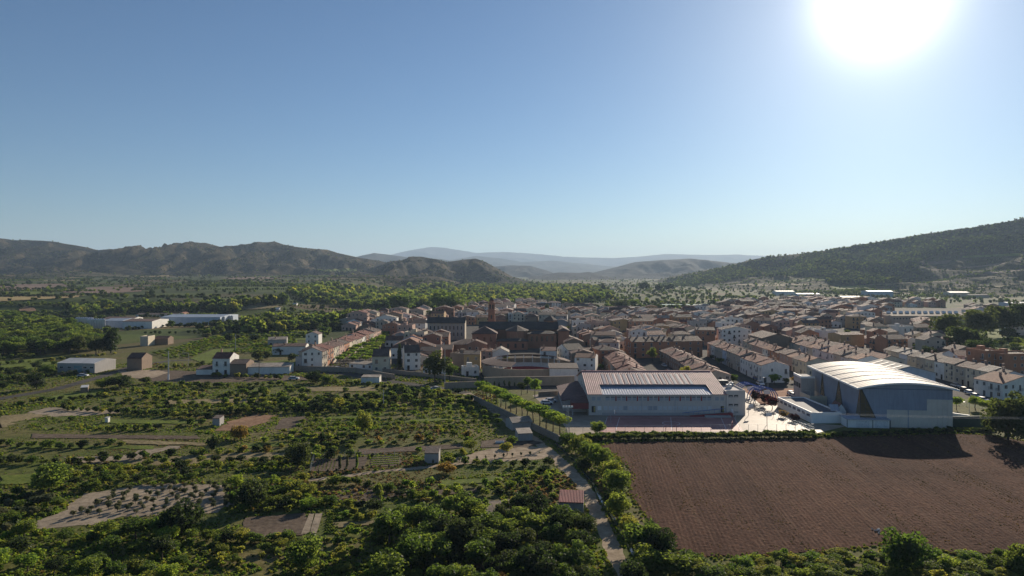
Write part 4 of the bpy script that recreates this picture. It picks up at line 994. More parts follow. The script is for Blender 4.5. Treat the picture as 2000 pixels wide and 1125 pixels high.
hiproof(church, 'aisle_roof', 9.5, 26, 399, 407.9, 8.6, 1.4, RM['dark'])
for i in range(5): arch_window(church, 11.5+i*3.0, 398.99, 4.2, 1.0, 3.0); m = MB(); m.box(12.7+i*3.0, 13.4+i*3.0, 398.4, 398.99, 0, 8.3); m.build('buttress', brick, church)
cw('east_block', 27.01, 33.5, 400, 426, 10.0); hiproof(church, 'east_roof', 27.1, 33.5, 400, 426, 10.1, 1.6, RM['brown'])
octo(church, 'lantern', 23.5, 419, 4.2, 10, 15.2, brick, 8, 3.0)
cw('transept_wall', -23, -9, 394, 407.9, 9.0); hiproof(church, 'transept_roof', -23, -9, 394, 407.9, 9.05, 3.8, RM['brown'])
for i in range(3): arch_window(church, -20+i*4, 393.99, 4.6, 1.1, 2.4)
cw('low_chapel', -8.5, 9, 391, 397.2, 5.0); hiproof(church, 'chapel_roof', -8.5, 9, 391, 397.2, 5.05, 1.2, RM['dark'])
for i in range(4): m = MB(); m.box(0, 1.2, -.05, -.003, 0, 2.4); m.build('dark_opening', glass, church, loc=(-7+i*4.2, 391, 1.2))
twr = thing('church_tower', 'tower', (0, 0, 0), 0, 'slender red brick church tower with bell openings rising above the roofs')
TX, TY = -13.2, 440.0
wbox(twr, 'shaft', TX-2.2, TX+2.2, TY, TY+4.4, 0, 19.5, brick); wbox(twr, 'cornice', TX-2.5, TX+2.5, TY-.3, TY+4.7, 19.51, 20.0, brick)
wbox(twr, 'belfry', TX-2.0, TX+2.0, TY+.2, TY+4.2, 20.01, 24.6, brick); wbox(twr, 'cornice', TX-2.4, TX+2.4, TY-.2, TY+4.6, 24.61, 25.0, brick)
octo(twr, 'lantern', TX, TY+2.2, 1.5, 25.01, 26.4, obrick, 8, 2.4)
for x in (-.9, .9): arch_window(twr, TX+x, TY+.19, 20.9, .9, 2.7)
for x in (-.9, .9): arch_window(twr, TX+2.01, TY+2.2+x, 20.9, .9, 2.7, math.pi/2)
arch_window(twr, TX, TY-.01, 14.5, .9, 2.4)
conv = thing('convent_hall', 'hall', (0, 0, 0), 0, 'tall convent wing with rows of pilasters and long dark roof left of the church')
wbox(conv, 'wall', -55.5, -31, 448, 462, 0, 11.2, WM['beige']); m = MB()
m.slab([(-56.3,447.2,11.2),(-30.6,447.2,11.2),(-30.6,455,14.5),(-56.3,455,14.5)], .25); m.slab([(-56.3,455,14.51),(-30.6,455,14.51),(-30.6,462.8,11.2),(-56.3,462.8,11.2)], .25); m.build('roof', RM['dark'], conv)
m = MB(); m.add([(-30.99,448,11.2),(-30.99,462,11.2),(-30.99,455,14.3)], [(0,1,2)]); m.build('gable_wall', WM['cream'], conv)
for i in range(10):
    m = MB(); m.box(-.3, .3, -.35, -.003, 0, 10.8); m.build('pilaster', WM['grey'], conv, loc=(-54.8+i*2.55, 448, 0))
    for z in (2.4, 6.6):
        if i < 9: put('window', window_mesh(1.1, 2.6), conv, (-53.5+i*2.55, 448, z))
excl((876,636),(880,690),(1108,694),(1108,638),(1010,634),(930,634)); excl((820,634),(820,666),(912,668),(912,632))
# convent ranges in front of the church
def blockh(px0, px1, py, d, h, rise, roof, wall, rc, label, **k): hpx((px0, py), (px1, py), d, h, rise=rise, roof=roof, wall=wall, rc=rc, label=label, hero=True, chim=False, **k)
blockh(883, 941, 696, 14, 6.2, 2.2, 'hip', 'orange brick', 'brown', 'brick convent block with hipped roof in front of the church', dens=.3)
blockh(828, 884, 700, 12, 4.6, 1.8, 'gx', 'brick red', 'grey-brown', 'long low brick range between the bushy pine and the hipped brick block', dens=.4)
blockh(824, 876, 679, 13, 6.2, 2.2, 'gx', 'brick red', 'brown', 'low convent range with dark ridge below the pilastered wing', dens=.3)
blockh(789, 822, 676, 18, 7.0, 2.2, 'gy', 'brick red', 'brown', 'brick house with narrow end wall left of the convent range', dens=.3)
blockh(768, 826, 698, 20, 6.0, 3.4, 'hip', 'orange brick', 'orange', 'orange house under a wide pyramid roof right of the plaza trees', dens=.3)
blockh(820, 860, 708, 10, 5.6, 1.6, 'gx', 'pinkish', 'grey-brown', 'pink house between the white house with shutters and the bushy pine', dens=.2)

# bullring
bx, by, ro, ri = 6.5, 300.0, 19.5, 13.0
ring = thing('bullring', 'bullring', (bx, by, 0), 0, 'round bullring with tiled ring roof, beige outer wall and red barrier')
def arcwall(m, r, z0, z1, a0, a1, n=40, out=True, mi=0):
    for i in range(n):
        t0, t1 = a0 + (a1-a0)*i/n, a0 + (a1-a0)*(i+1)/n
        q = [(r*math.cos(t0), r*math.sin(t0), z0), (r*math.cos(t1), r*math.sin(t1), z0), (r*math.cos(t1), r*math.sin(t1), z1), (r*math.cos(t0), r*math.sin(t0), z1)]
        m.poly(q if out else q[::-1], mi)
TP = 2*math.pi
m = MB(); arcwall(m, ro, 0, 4.6, 0, TP, 48); arcwall(m, ro-.4, 0, 4.6, 0, TP, 48, False)
for i in range(48):
    t0, t1 = TP*i/48, TP*(i+1)/48; m.poly([(ro*math.cos(t0),ro*math.sin(t0),4.6),(ro*math.cos(t1),ro*math.sin(t1),4.6),((ro-.4)*math.cos(t1),(ro-.4)*math.sin(t1),4.6),((ro-.4)*math.cos(t0),(ro-.4)*math.sin(t0),4.6)])
m.build('outer_wall', tan_m, ring)
m = MB(); a0, a1, n = math.radians(-12), math.radians(250), 44                # covered part of the ring
for i in range(n):
    t0, t1 = a0+(a1-a0)*i/n, a0+(a1-a0)*(i+1)/n; P = lambda r, t, z: (r*math.cos(t), r*math.sin(t), z)
    m.slab([P(ro-5.5,t0,6.9),P(ro+.5,t0,5.6),P(ro+.5,t1,5.6),P(ro-5.5,t1,6.9)], .2)
m.build('ring_roof', RM['brown'], ring)
for i in range(16):
    t = a0+(a1-a0)*(i+.5)/16; m = MB(); m.box(-.15,.15,-.15,.15,2.0,6.7); m.build('column', WM['white'], ring, loc=((ro-5.2)*math.cos(t), (ro-5.2)*math.sin(t), 0), rz=t)
m = MB()
for k in range(5):
    r0 = ri - .6 + k*1.2
    for i in range(48):
        t0, t1 = TP*i/48, TP*(i+1)/48; P = lambda r, t, z: (r*math.cos(t), r*math.sin(t), z)
        m.add([P(r0,t0,.9+k*.45),P(r0,t1,.9+k*.45),P(r0+1.2,t1,.9+k*.45),P(r0+1.2,t0,.9+k*.45),P(r0,t0,.45+k*.45),P(r0,t1,.45+k*.45)], [(1,0,3,2),(0,1,5,4)])
m.build('terraces', WM['white'], ring)
m = MB(); arcwall(m, ri-.7, 0, 1.6, 0, TP, 48); arcwall(m, ri-.78, 0, 1.6, 0, TP, 48, False); m.build('barrier', redp, ring)
m = MB(); m.add([((ri-.8)*math.cos(TP*i/40),(ri-.8)*math.sin(TP*i/40),.06) for i in range(40)], [tuple(range(40))]); m.build('arena_sand', sand, ring)
m = MB(); m.box(9, 20.5, -19.5, -12.5, 0, 5.2); m.build('annex_wall', WM['white'], ring); m = MB(); m.slab([(8.7,-19.9,5.3),(20.8,-19.9,5.3),(20.8,-12.2,6.4),(8.7,-12.2,6.4)], .2); m.build('annex_roof', RM['grey-brown'], ring)
excl((935,690),(1130,690),(1130,760),(935,760))
bw = thing('enclosure_wall', 'wall', (0,0,0), 0, 'long beige enclosure wall running in front of the bullring')
a, b = G(946, 755), G(1122, 752); L = math.hypot(b[0]-a[0], b[1]-a[1])
m = MB(); m.M = Matrix.Translation((a[0], a[1], 0)) @ Matrix.Rotation(math.atan2(b[1]-a[1], b[0]-a[0]), 4, 'Z'); m.box(0, L, 0, .4, 0, 3.4); m.box(-.1, L+.1, -.08, .48, 3.401, 3.6, 0, True)
m.build('wall', tan_m, bw)
def fence_wall(px0, py0, px1, py1, h, mat, label, name='garden_wall', t=.35):
    a, b = G(px0, py0), G(px1, py1); L = math.hypot(b[0]-a[0], b[1]-a[1]); w = thing(name, 'wall', (a[0], a[1], 0), math.atan2(b[1]-a[1], b[0]-a[0]), label)
    m = MB(); m.box(0, L, 0, t, 0, h); m.build('wall', mat, w); m = MB(); m.box(-.05, L+.05, -.06, t+.06, h+.001, h+.12, 0, True); m.build('coping', mat, w); return w
fence_wall(868, 760, 940, 757, 2.4, tan_m, 'beige garden wall at the corner below the bushy pine')
fence_wall(575, 724, 695, 728, 2.2, stone_m, 'brown stone wall below the white corner house')
fence_wall(695, 728, 770, 741, 2.0, stone_m, 'stone retaining wall curving below the white-walled court')
fence_wall(745, 727, 930, 748, 1.6, stone_m, 'low stone wall below the two white houses with the cypress')
fence_wall(1850, 835, 1935, 833, 3.0, plain('green_screen', (0.03,0.06,0.045), .8), 'dark green windbreak screen right of the sports hall', 'green_fence')
fence_wall(1850, 812, 1893, 818, 1.0, white_m, 'pale low wall on the slope right of the sports hall')
fence_wall(500, 720, 566, 724, 2.6, tan_m, 'pale wall right of the red-roofed farmhouse')
fence_wall(925, 783, 1098, 868, 1.7, stone_m, 'stone retaining wall under the row of pollarded plane trees', 'terrace_wall')
fence_wall(1052, 774, 1098, 771, 1.4, stone_m, 'low wall closing the school yard on its left', 'yard_wall')
excl((860,690),(1130,745),(1130,800),(860,800))

# ------------------------------------------------------------------ rows of houses set by hand
def row(p0, p1, n, d, h, walls, roofs, roof='gx', rise=1.7, sides='f', hero=True, hv=0.5, name='house', label=None, over=0, seed=1):
    r = random.Random(seed); a, b = G(*p0), G(*p1); L = math.hypot(b[0]-a[0], b[1]-a[1]); ang = math.atan2(b[1]-a[1], b[0]-a[0]); ws_ = [r.uniform(.8, 1.2) for _ in range(n)]; S = sum(ws_); t = 0
    for i, w in enumerate(ws_):
        c = (t + w/2)/S; t += w
        sd = sides + ('l' if i == 0 and 'l' not in sides else '') + ('r' if i == n-1 and 'r' not in sides else '')
        house(a[0]+(b[0]-a[0])*c, a[1]+(b[1]-a[1])*c, ang, L*w/S, d+r.uniform(-.4,.4), h+r.uniform(-hv,hv), rise, roof, r.choice(walls), r.choice(roofs), sd, hero=hero, name=name, label=label(i, n) if label else None)
ORD = 'first second third fourth fifth sixth seventh eighth ninth tenth eleventh twelfth thirteenth fourteenth fifteenth sixteenth seventeenth eighteenth nineteenth twentieth'.split()
TENS = {2: 'twenty', 3: 'thirty', 4: 'forty', 5: 'fifty', 6: 'sixty', 7: 'seventy', 8: 'eighty', 9: 'ninety'}
def ordw(i):
    if i < 20: return ORD[i]
    n = i + 1
    if n >= 100: return 'hundred and ' + ordw(n - 101) if n > 100 else 'hundredth'
    return TENS[n//10] + ('-' + ORD[n%10-1] if n % 10 else 'th') if n % 10 else TENS[n//10][:-1] + 'ieth'
# arcade row above the plaza trees: its fronts look right into the sun
row((629,719),(744.5,666), 13, 11, 7.4, ['cream','beige','pinkish','cream','orange brick','white'], ['brown','reddish','grey-brown'], label=lambda i, n: 'sunlit row house facing the plaza trees, %s from the near corner house' % ordw(i), seed=3)
hpx((590,721),(629,719.5), 12, 7.8, rise=2.0, roof='gy', wall='white', rc='brown', sides='fr', label='white corner house with pale lower storey at the near end of the arcade row', hero=True)
hpx((577,720),(590,720.5), 8, 5.0, rise=.8, roof='flat', wall='grey', rc='dark', label='narrow grey house with balconies left of the white corner house', hero=True)
excl((570,640),(760,650),(770,700),(640,740),(570,730))
hpx((531,693),(597,692), 10, 4.4, rise=1.0, roof='gx', wall='white', rc='brown', label='long low white shed with dark roof behind the garden left of the arcade row', sides='f', dens=.2, hero=True)
hpx((523,677),(560,676), 10, 4.0, rise=1.2, roof='gx', wall='grey', rc='pale', label='grey barn with pale roof at the left edge of the town', hero=True)
hpx((597,672),(622,672), 8, 6, rise=1.5, roof='gy', wall='white', rc='brown', label='white house with small chimney behind the arcade row, left end', hero=True)
hpx((727,727.5),(760,727), 12, 7.2, rise=2.6, roof='gx', wall='cream', rc='grey-brown', sides='fr', label='cream three-window house with tall tiled roof left of the cypress', hero=True)
hpx((790,723),(821,722), 12, 8.0, rise=2.8, roof='gx', wall='white', rc='grey-brown', sides='fr', label='white house with brown shutters right of the cypress', hero=True)
hpx((682,721),(728,724), 6, 2.6, rise=.5, roof='shed', wall='white', rc='pale', label='low white garage court wall left of the cream three-window house', hero=True, chim=False)
hpx((906,722),(938,722), 8, 7.0, rise=1.2, roof='gx', wall='ochre', rc='grey-brown', label='ochre house above the bullring lane', hero=True)
hpx((879,718),(906,720), 9, 6.4, rise=.3, roof='flat', wall='brown', rc='pale', label='plain brown block left of the ochre house', hero=True, dens=.1)
hpx((905,735),(936,734), 6, 3.4, rise=.2, roof='flat', wall='white', rc='grey-brown', label='white terrace annex with awning below the ochre house', hero=True)
hpx((962,708),(994,708), 10, 5.0, rise=2.0, roof='gy', wall='white', rc='pale', label='white gabled house right behind the bullring', hero=True, dens=.3)
hpx((940,704),(962,704), 8, 4.6, rise=1.0, roof='gx', wall='pinkish', rc='orange', label='pink house left of the white gable behind the bullring', hero=True)
hpx((1056,716),(1087,716), 10, 7.5, rise=1.2, roof='gx', wall='white', rc='reddish', label='white house with red roof edge to the upper right of the bullring', hero=True)
hpx((1108,716),(1142,714), 11, 7.8, rise=2.2, roof='gx', wall='white', rc='dark', sides='fl', label='white house with steep dark roof and glazed balconies', hero=True)
hpx((1143,712),(1168,711), 10, 5.6, rise=1.8, roof='gx', wall='cream', rc='brown', label='small cream house right of the steep dark-roofed one', hero=True)
hpx((1172,716),(1207,715), 12, 7.6, rise=1.8, roof='hip', wall='orange brick', rc='brown', label='brick house with pale shuttered windows above the school roof', hero=True)
# house in front: steep dark roof; the brick apartment terrace
row((1233,700),(1372,697), 9, 11, 8.4, ['orange brick'], ['brown'], rise=2.0, hv=.05, label=lambda i, n: '%s house of the brick terrace with balconies, counted from its left end' % ordw(i), seed=5)
excl((1220,676),(1385,674),(1385,705),(1220,710))
# three red-roofed housing rows between school and terrace, parallel to the streets
def townrow(X0, Y0, Y1, n, d, h, side, walls, roofs, lab, rise=1.7, seed=7, tilt=.03, sides='f', **k):
    """houses along a street; side -1 looks left, +1 looks right"""
    r = random.Random(seed)
    for i in range(n):
        y = Y0 + (Y1-Y0)*(i+.5)/n; x = X0 + (y-Y0)*tilt; w = (Y1-Y0)/n
        sd = sides + ('r' if side < 0 and i == 0 and 'r' not in sides else '') + ('l' if side > 0 and i == 0 and 'l' not in sides else '')
        house(x, y, (-math.pi/2 if side < 0 else math.pi/2) - math.atan(tilt), w, d, h + r.uniform(-.3,.3), rise, 'gx', r.choice(walls), r.choice(roofs), sd, hero=True, label=lab % ordw(i) if lab else None, seed=r.randint(1,9999), **k)
townrow(42, 262, 338, 11, 11, 5.6, -1, ['brown','orange brick','beige'], ['reddish','brown'], 'red-roofed row house behind the school ridge, %s from its near end', seed=11, tilt=.02)
townrow(73, 262, 345, 11, 11, 5.2, -1, ['brown','beige'], ['reddish','brown'], 'red-brown row house behind the right half of the school, %s from near end', seed=12, tilt=.02)
townrow(101, 276, 362, 12, 11, 7.0, -1, ['cream','white','beige','pale blue'], ['reddish','brown','reddish'], 'row house along the shaded street behind the playground, %s from its white end', seed=13, tilt=.03)
townrow(178, 248, 330, 12, 10, 7.2, -1, ['beige','grey','cream','pale blue','white'], ['grey-brown','brown','pale'], 'old street house right of the sports hall, %s from its near end', seed=14, tilt=.02)
townrow(150, 296, 400, 13, 10, 6.4, -1, ['white','white','cream'], ['brown','reddish','orange'], 'white row house above the sports hall roof, %s from its near end', seed=15, tilt=.03)
townrow(172.5, 300, 400, 12, 10, 6.2, 1, ['white','cream'], ['brown','reddish'], None, seed=16, tilt=.03)
townrow(126, 292, 380, 11, 10, 6.2, -1, ['white','orange brick','cream','pinkish'], ['brown','orange','reddish'], 'house of the second row behind the playground street, %s from its near end', seed=17, tilt=.03)
for p in ([(1205,735),(1230,700),(1300,695),(1400,690),(1500,755),(1530,770),(1320,770),(1200,760)], [(1395,700),(1400,672),(1560,700),(1600,690),(1600,745),(1520,765),(1490,760)], [(1560,720),(1600,660),(1720,690),(1800,690),(1960,770),(1960,830),(1560,830)]): excl(*p)
hpx((1926,748),(1962,747), 10, 12.5, rise=.2, roof='flat', wall='orange brick', rc='pale', label='four-storey orange brick apartment block at the right edge, left part', hero=True, sides='fl')
hpx((1962,751),(2030,749), 10, 11.6, rise=.2, roof='flat', wall='orange brick', rc='grey-brown', label='four-storey orange brick apartment block at the right edge, right part', hero=True, sides='fl')
hpx((1958,781),(2040,778), 12, 5.6, rise=2.4, roof='gy', wall='white', rc='orange', label='big white gabled house with tiled roof below the brick apartments', hero=True, sides='fl')
excl((1900,670),(2060,670),(2060,800),(1900,790))
# shed with striped translucent roof behind the hall
sh = thing('striped_shed', 'shed', (143, 262, 0), -.05, 'grey shed with pale skylight stripes on its roof right behind the sports hall')
m = MB(); m.add([(0,0,0),(19,0,0),(19,22,0),(0,22,0),(0,0,6.2),(19,0,6.2),(19,22,6.2),(0,22,6.2),(9.5,0,8.6),(9.5,22,8.6)], [(0,1,5,8,4),(1,2,6,5),(2,3,7,9,6),(3,0,4,7)]); m.build('wall', WM['pale blue'], sh)
m = MB(); m.slab([(-.4,-.4,6.2),(9.5,-.4,8.75),(9.5,22.4,8.75),(-.4,22.4,6.2)][::-1], .15); m.slab([(9.5,-.4,8.751),(19.4,-.4,6.2),(19.4,22.4,6.2),(9.5,22.4,8.751)][::-1], .15); shr = m.build('roof', sheet_metal('grey_fibre', (.13,.135,.14), .8, 0.0), sh)
for i in range(4):
    m = MB(); m.slab([(1.5,0,.44),(8.0,0,2.15),(8.0,1.2,2.15),(1.5,1.2,.44)][::-1], .06); m.build('skylight', sky_m, shr, loc=(0, 2.5+i*5, 6.33))
    m = MB(); m.slab([(11,0,2.15),(17.5,0,.44),(17.5,1.2,.44),(11,1.2,2.15)][::-1], .06); m.build('skylight', sky_m, shr, loc=(0, 2.5+i*5, 6.33))
# long beige school with sawtooth skylights, right background
lsx0, lsy = G(1742, 634); lsx1, _y = G(1890, 634)
ls = thing('long_school', 'school', (lsx0, lsy, 0), 0, 'long beige two-storey block with a row of white skylight hoods, right background'); LW_ = lsx1 - lsx0
wbox(ls, 'wall', 0, LW_, 0, 14, 0, 7.4, WM['beige']); m = MB(); m.slab([(-.5,-.6,7.4),(LW_+.5,-.6,7.4),(LW_+.5,14.5,9.8),(-.5,14.5,9.8)], .25); lr = m.build('roof', tan_m, ls)
for i in range(12): m = MB(); m.add([(0,0,0),(3,0,0),(3,2.2,0),(0,2.2,0),(0,1.2,1.6),(3,1.2,1.6)], [(0,1,5,4),(2,3,4,5),(1,2,5),(3,0,4)]); m.build('skylight_hood', white_m, lr, loc=(2+i*(LW_-6)/11, 10.5, 9.3))
for i in range(24): put('window', window_mesh(1.5, 1.4), ls, (2+i*(LW_-4)/23, 0, 4.4))
excl((1735,600),(1895,600),(1895,640),(1735,640))
hpx((1752,668),(1784,668), 12, 9.5, rise=.2, roof='flat', wall='white', rc='dark', label='white modern tower-like house with framed roof terrace', hero=True, sides='fr')
hpx((1722,672),(1756,670), 10, 7.0, rise=1.6, roof='gx', wall='beige', rc='grey-brown', label='beige house attached left of the white modern tower-like house', hero=True)
hpx((1604,668),(1636,668), 10, 7.0, rise=.3, roof='flat', wall='white', rc='dark', label='white and brown flat-roofed house with framed terrace', hero=True)
hpx((1642,678),(1688,677), 12, 7.2, rise=.8, roof='gx', wall='ochre', rc='brown', label='ochre house right of the flat-roofed framed terrace house', hero=True, dens=.1)
hpx((1488,690),(1548,690), 22, 8.2, rise=2.4, roof='gy', wall='brown', rc='brown', label='big plain brown gabled warehouse in the middle of the right-hand town', hero=True, dens=0, sides='')
hpx((1965,655),(2010,656), 12, 6.5, rise=.4, roof='flat', wall='white', rc='pale', label='white house beside the big dark pines at the right edge', hero=True)
for p in ([(1720,630),(1790,632),(1790,676),(1715,678)], [(1596,640),(1695,642),(1695,684),(1596,682)], [(1480,655),(1556,655),(1556,696),(1480,696)], [(1826,640),(2060,640),(2060,705),(1890,710),(1826,680)]): excl(*p)
# sheds and works beyond the town
def shed(px, py, wpx, hpx_, d, wall, roofc, label, roof='gx', rise=1.2):
    q = GT(px, py); s_ = q.y / F; house(q.x, q.y, 0, wpx*s_, d, hpx_*s_, rise, roof, wall, roofc, '', label=label, hero=True, chim=False, z=q.z-.3, name='shed')
RM['white sheet'] = sheet_metal('roof_white_sheet', (.50,.50,.49), .6, .1); RM['blue sheet'] = sheet_metal('roof_blue_sheet', (.26,.31,.38), .6, .1); RM['rust'] = roof_mat('roof_rust', (.13,.07,.055)); RM['red sheet'] = roof_mat('roof_red_sheet', (.24,.055,.05), .2)
ROOFC['white sheet'] = ROOFC['blue sheet'] = ROOFC['rust'] = ROOFC['red sheet'] = None
shed(1534,577,36,8,18,'white','white sheet','white industrial shed beyond the houses, left of a long low one')
shed(1580,579,44,5,18,'pale blue','blue sheet','long low pale blue shed in the fields right of the white one')
shed(1664,588,38,8,20,'grey','white sheet','grey shed with bright white roof below the terraced slope')
shed(1721,580,48,11,26,'pale blue','blue sheet','large pale blue warehouse at the foot of the wooded hill')
shed(1875,580,38,9,20,'cream','white sheet','cream depot with white roof near the right edge, below the slope')
shed(1912,582,40,6,18,'beige','grey-brown','beige low depot right of the cream white-roofed one')
shed(1990,600,40,8,18,'pale blue','blue sheet','pale blue shed behind the big pines at the right edge')
shed(1160,566,16,3,14,'white','white sheet','small white farm shed in the green valley')
shed(1197,566,12,3,14,'cream','pale','small cream farm shed in the green valley, right of a white one')
shed(773,579,8,3,8,'white','white sheet','tiny white hut among the fields left of the valley trees')
shed(540,607,10,4,8,'white','white sheet','tiny white hut above the terraced fields on the left')
shed(488,627,16,4,8,'white','pale','white tunnel-roofed hut right of the silver tanks')
shed(575,596,8,2.5,6,'white','white sheet','tiny white farm hut in the far left fields')
shed(1505,600,16,4,12,'white','white sheet','small white pavilion with pale roof beside the sports pitch')
wx_ = GT(372, 633)
shed(372,634,116,15,38,'pale blue','blue sheet','long pale blue winery warehouse with ribbed roof')
shed(268,642,58,15,26,'white','rust','white winery building with dark red roof left of the blue warehouse')
shed(305,619,80,5,14,'white','grey-brown','long low grey-roofed winery store behind the blue warehouse')
shed(354,618,12,6,10,'cream','orange','small cream twin-gabled house behind the winery warehouse','gy')
shed(220,640,40,14,22,'pale blue','blue sheet','pale blue vaulted winery hall beside the silver tanks')
shed(230,632,60,10,16,'white','rust','white winery block with red roof behind the vaulted hall')
tank_me = None
for k, (px, n, y) in enumerate(((150, 8, 640), (176, 7, 643), (424, 4, 633), (440, 4, 631))):
    for i in range(n):
        if tank_me is None:
            mm = MB(); mm.cyl(0, 0, 0, 6.6, 1.35, 12, 0); mm.cyl(0, 0, 6.601, 7.4, 1.35, 12, 0, .25); tank_me = mm.mesh('tank', plain('steel', (.55,.56,.58), .32, .08, .5, .7)); 
            mb2 = MB(); mb2.path([(1.45,0,0),(1.45,0,7.2)], .06, 4); mb2.path([(1.45,.4,0),(1.45,.4,7.2)], .06, 4)
            for q in range(9): mb2.path([(1.45,0,.6+q*.8),(1.45,.4,.6+q*.8)], .04, 4)
            lad_me = mb2.mesh('ladder', metal_m)
        q = GT(px + i*4.1 if k != 1 else 172 + i*5, y); 
        t = thing('storage_tank', 'tank', (q.x, q.y, q.z-.1), 0, group='silver tanks of the winery'); tk = put('tank', tank_me, t); put('ladder', lad_me, t)
        kk = 1.0 if k in (0, 1) else .8; t.scale = (kk, kk, kk*1.15)
        t['label'] = '%s steel storage tank from the left in the %s of the winery' % (ordw(i), ('rear tank row','front tank row','short tank row right','far right tank cluster')[k])

# nearby farm buildings on the left
hpx((112,728),(185,729), 14, 4.3, rise=1.2, roof='gx', wall='grey', rc='white sheet', sides='', label='long cream farm shed with pale metal roof and blue door', hero=True, chim=False, name='farm_shed')
a = G(112, 728); b = G(185, 729)

hpx((248,723),(277,723), 9, 5.4, rise=2.0, roof='gx', wall='brown', rc='brown', sides='', label='small brown barn with lit gable beside the road', hero=True, chim=False, name='barn')
hpx((274,676),(289,676), 8, 5.4, rise=.2, roof='flat', wall='cream', rc='pale', sides='', label='small cream cube building below the tall dark poplars', hero=True, chim=False, name='barn')
hpx((301,673),(328,673), 7, 3.6, rise=1.4, roof='gx', wall='brown', rc='orange', sides='', label='low brick hut with orange roof right of the cream cube', hero=True, chim=False, name='barn')
hpx((415,732),(449,732), 10, 7.2, rise=2.0, roof='gx', wall='white', rc='reddish', sides='f', label='white farmhouse with red tiled roof and small square windows', hero=True, name='farmhouse')
hpx((449,732.5),(481,732.5), 9, 4.8, rise=1.4, roof='gx', wall='brown', rc='grey-brown', sides='', label='brown lean barn attached right of the red-roofed farmhouse', hero=True, chim=False, name='barn')
hpx((481,731.5),(566,730.5), 7, 3.2, rise=.8, roof='shed', wall='white', rc='pale', sides='', label='long low white store with pale roof right of the brown barn', hero=True, chim=False, name='barn')
hpx((383,732),(414,732), 6, 2.4, rise=.8, roof='shed', wall='white', rc='brown', sides='', label='low white open shed left of the red-roofed farmhouse', hero=True, chim=False, name='barn')
hpx((705,748),(741,748), 4, 2.3, rise=.3, roof='shed', wall='white', rc='pale', sides='', label='small white garden hut with water tank by the road', hero=True, chim=False, name='hut')
hpx((1000,841),(1040,838), 6, 2.2, rise=.9, roof='gx', wall='grey', rc='pale', sides='', label='grey garden shed left of the track below the terrace wall', hero=True, chim=False, name='hut')
hpx((829,905),(857,905), 3.4, 2.4, rise=.5, roof='shed', wall='grey', rc='grey-brown', sides='', label='small grey hut beside the garden path', hero=True, chim=False, name='hut')
hpx((1091,1000),(1140,1002), 5.0, 1.9, rise=.5, roof='shed', wall='grey', rc='red sheet', sides='', label='small hut with red sheet roof beside the track', hero=True, chim=False, name='hut')
hpx((1011,862),(1040,861), 4.5, 2.0, rise=.3, roof='shed', wall='grey', rc='pale', sides='', label='low garden store right of the dark beds near the track', hero=True, chim=False, name='hut')
hpx((415,832),(429,832), 3, 2.2, rise=.2, roof='shed', wall='grey', rc='grey-brown', sides='', label='tiny stone hut beside the bare red patch on the left', hero=True, chim=False, name='hut')
hpx((157,768),(172,767), 3, 2.0, rise=.3, roof='shed', wall='brown', rc='white sheet', sides='', label='tiny hut with bright tin roof on the left gravel patch', hero=True, chim=False, name='hut')
hpx((205,826),(211,826), 1, 1.4, rise=.1, roof='shed', wall='white', rc='white sheet', sides='', label='small white pump box in the left meadow', hero=True, chim=False, name='pump_box')

# ------------------------------------------------------------------ the rest of the town
TOWN = [(640,654),(700,626),(760,622),(820,616),(900,606),(950,600),(1050,594),(1080,606),(1200,612),(1290,614),(1400,612),(1440,596),(1530,594),(1600,588),(1700,596),(1900,592),(2100,590),(2100,790),(1960,790),(1880,745),(1700,735),(1560,735),(1500,740),(1300,740),(1200,735),(860,735),(760,690),(640,672)]
occ = []
for hs in HOUSES: occ.append((hs['x'] - hs['d']/2*math.sin(hs['rz']), hs['y'] + hs['d']/2*math.cos(hs['rz']), (hs['w']+hs['d'])/4))
def free(x, y, r):
    return all((x-a)**2 + (y-b)**2 > (r+c)**2 * .72 for a, b, c in occ)
walls_c = ['white']*7 + ['cream']*5 + ['beige']*5 + ['pinkish']*3 + ['ochre']*2 + ['orange brick']*5 + ['brick red']*4 + ['grey']*3 + ['brown']*3 + ['pale blue']
roofs_c = ['brown']*7 + ['reddish']*7 + ['grey-brown']*5 + ['orange']*3 + ['pale']
gr = random.Random(21); gen = []
col = 0; X0 = -150.0
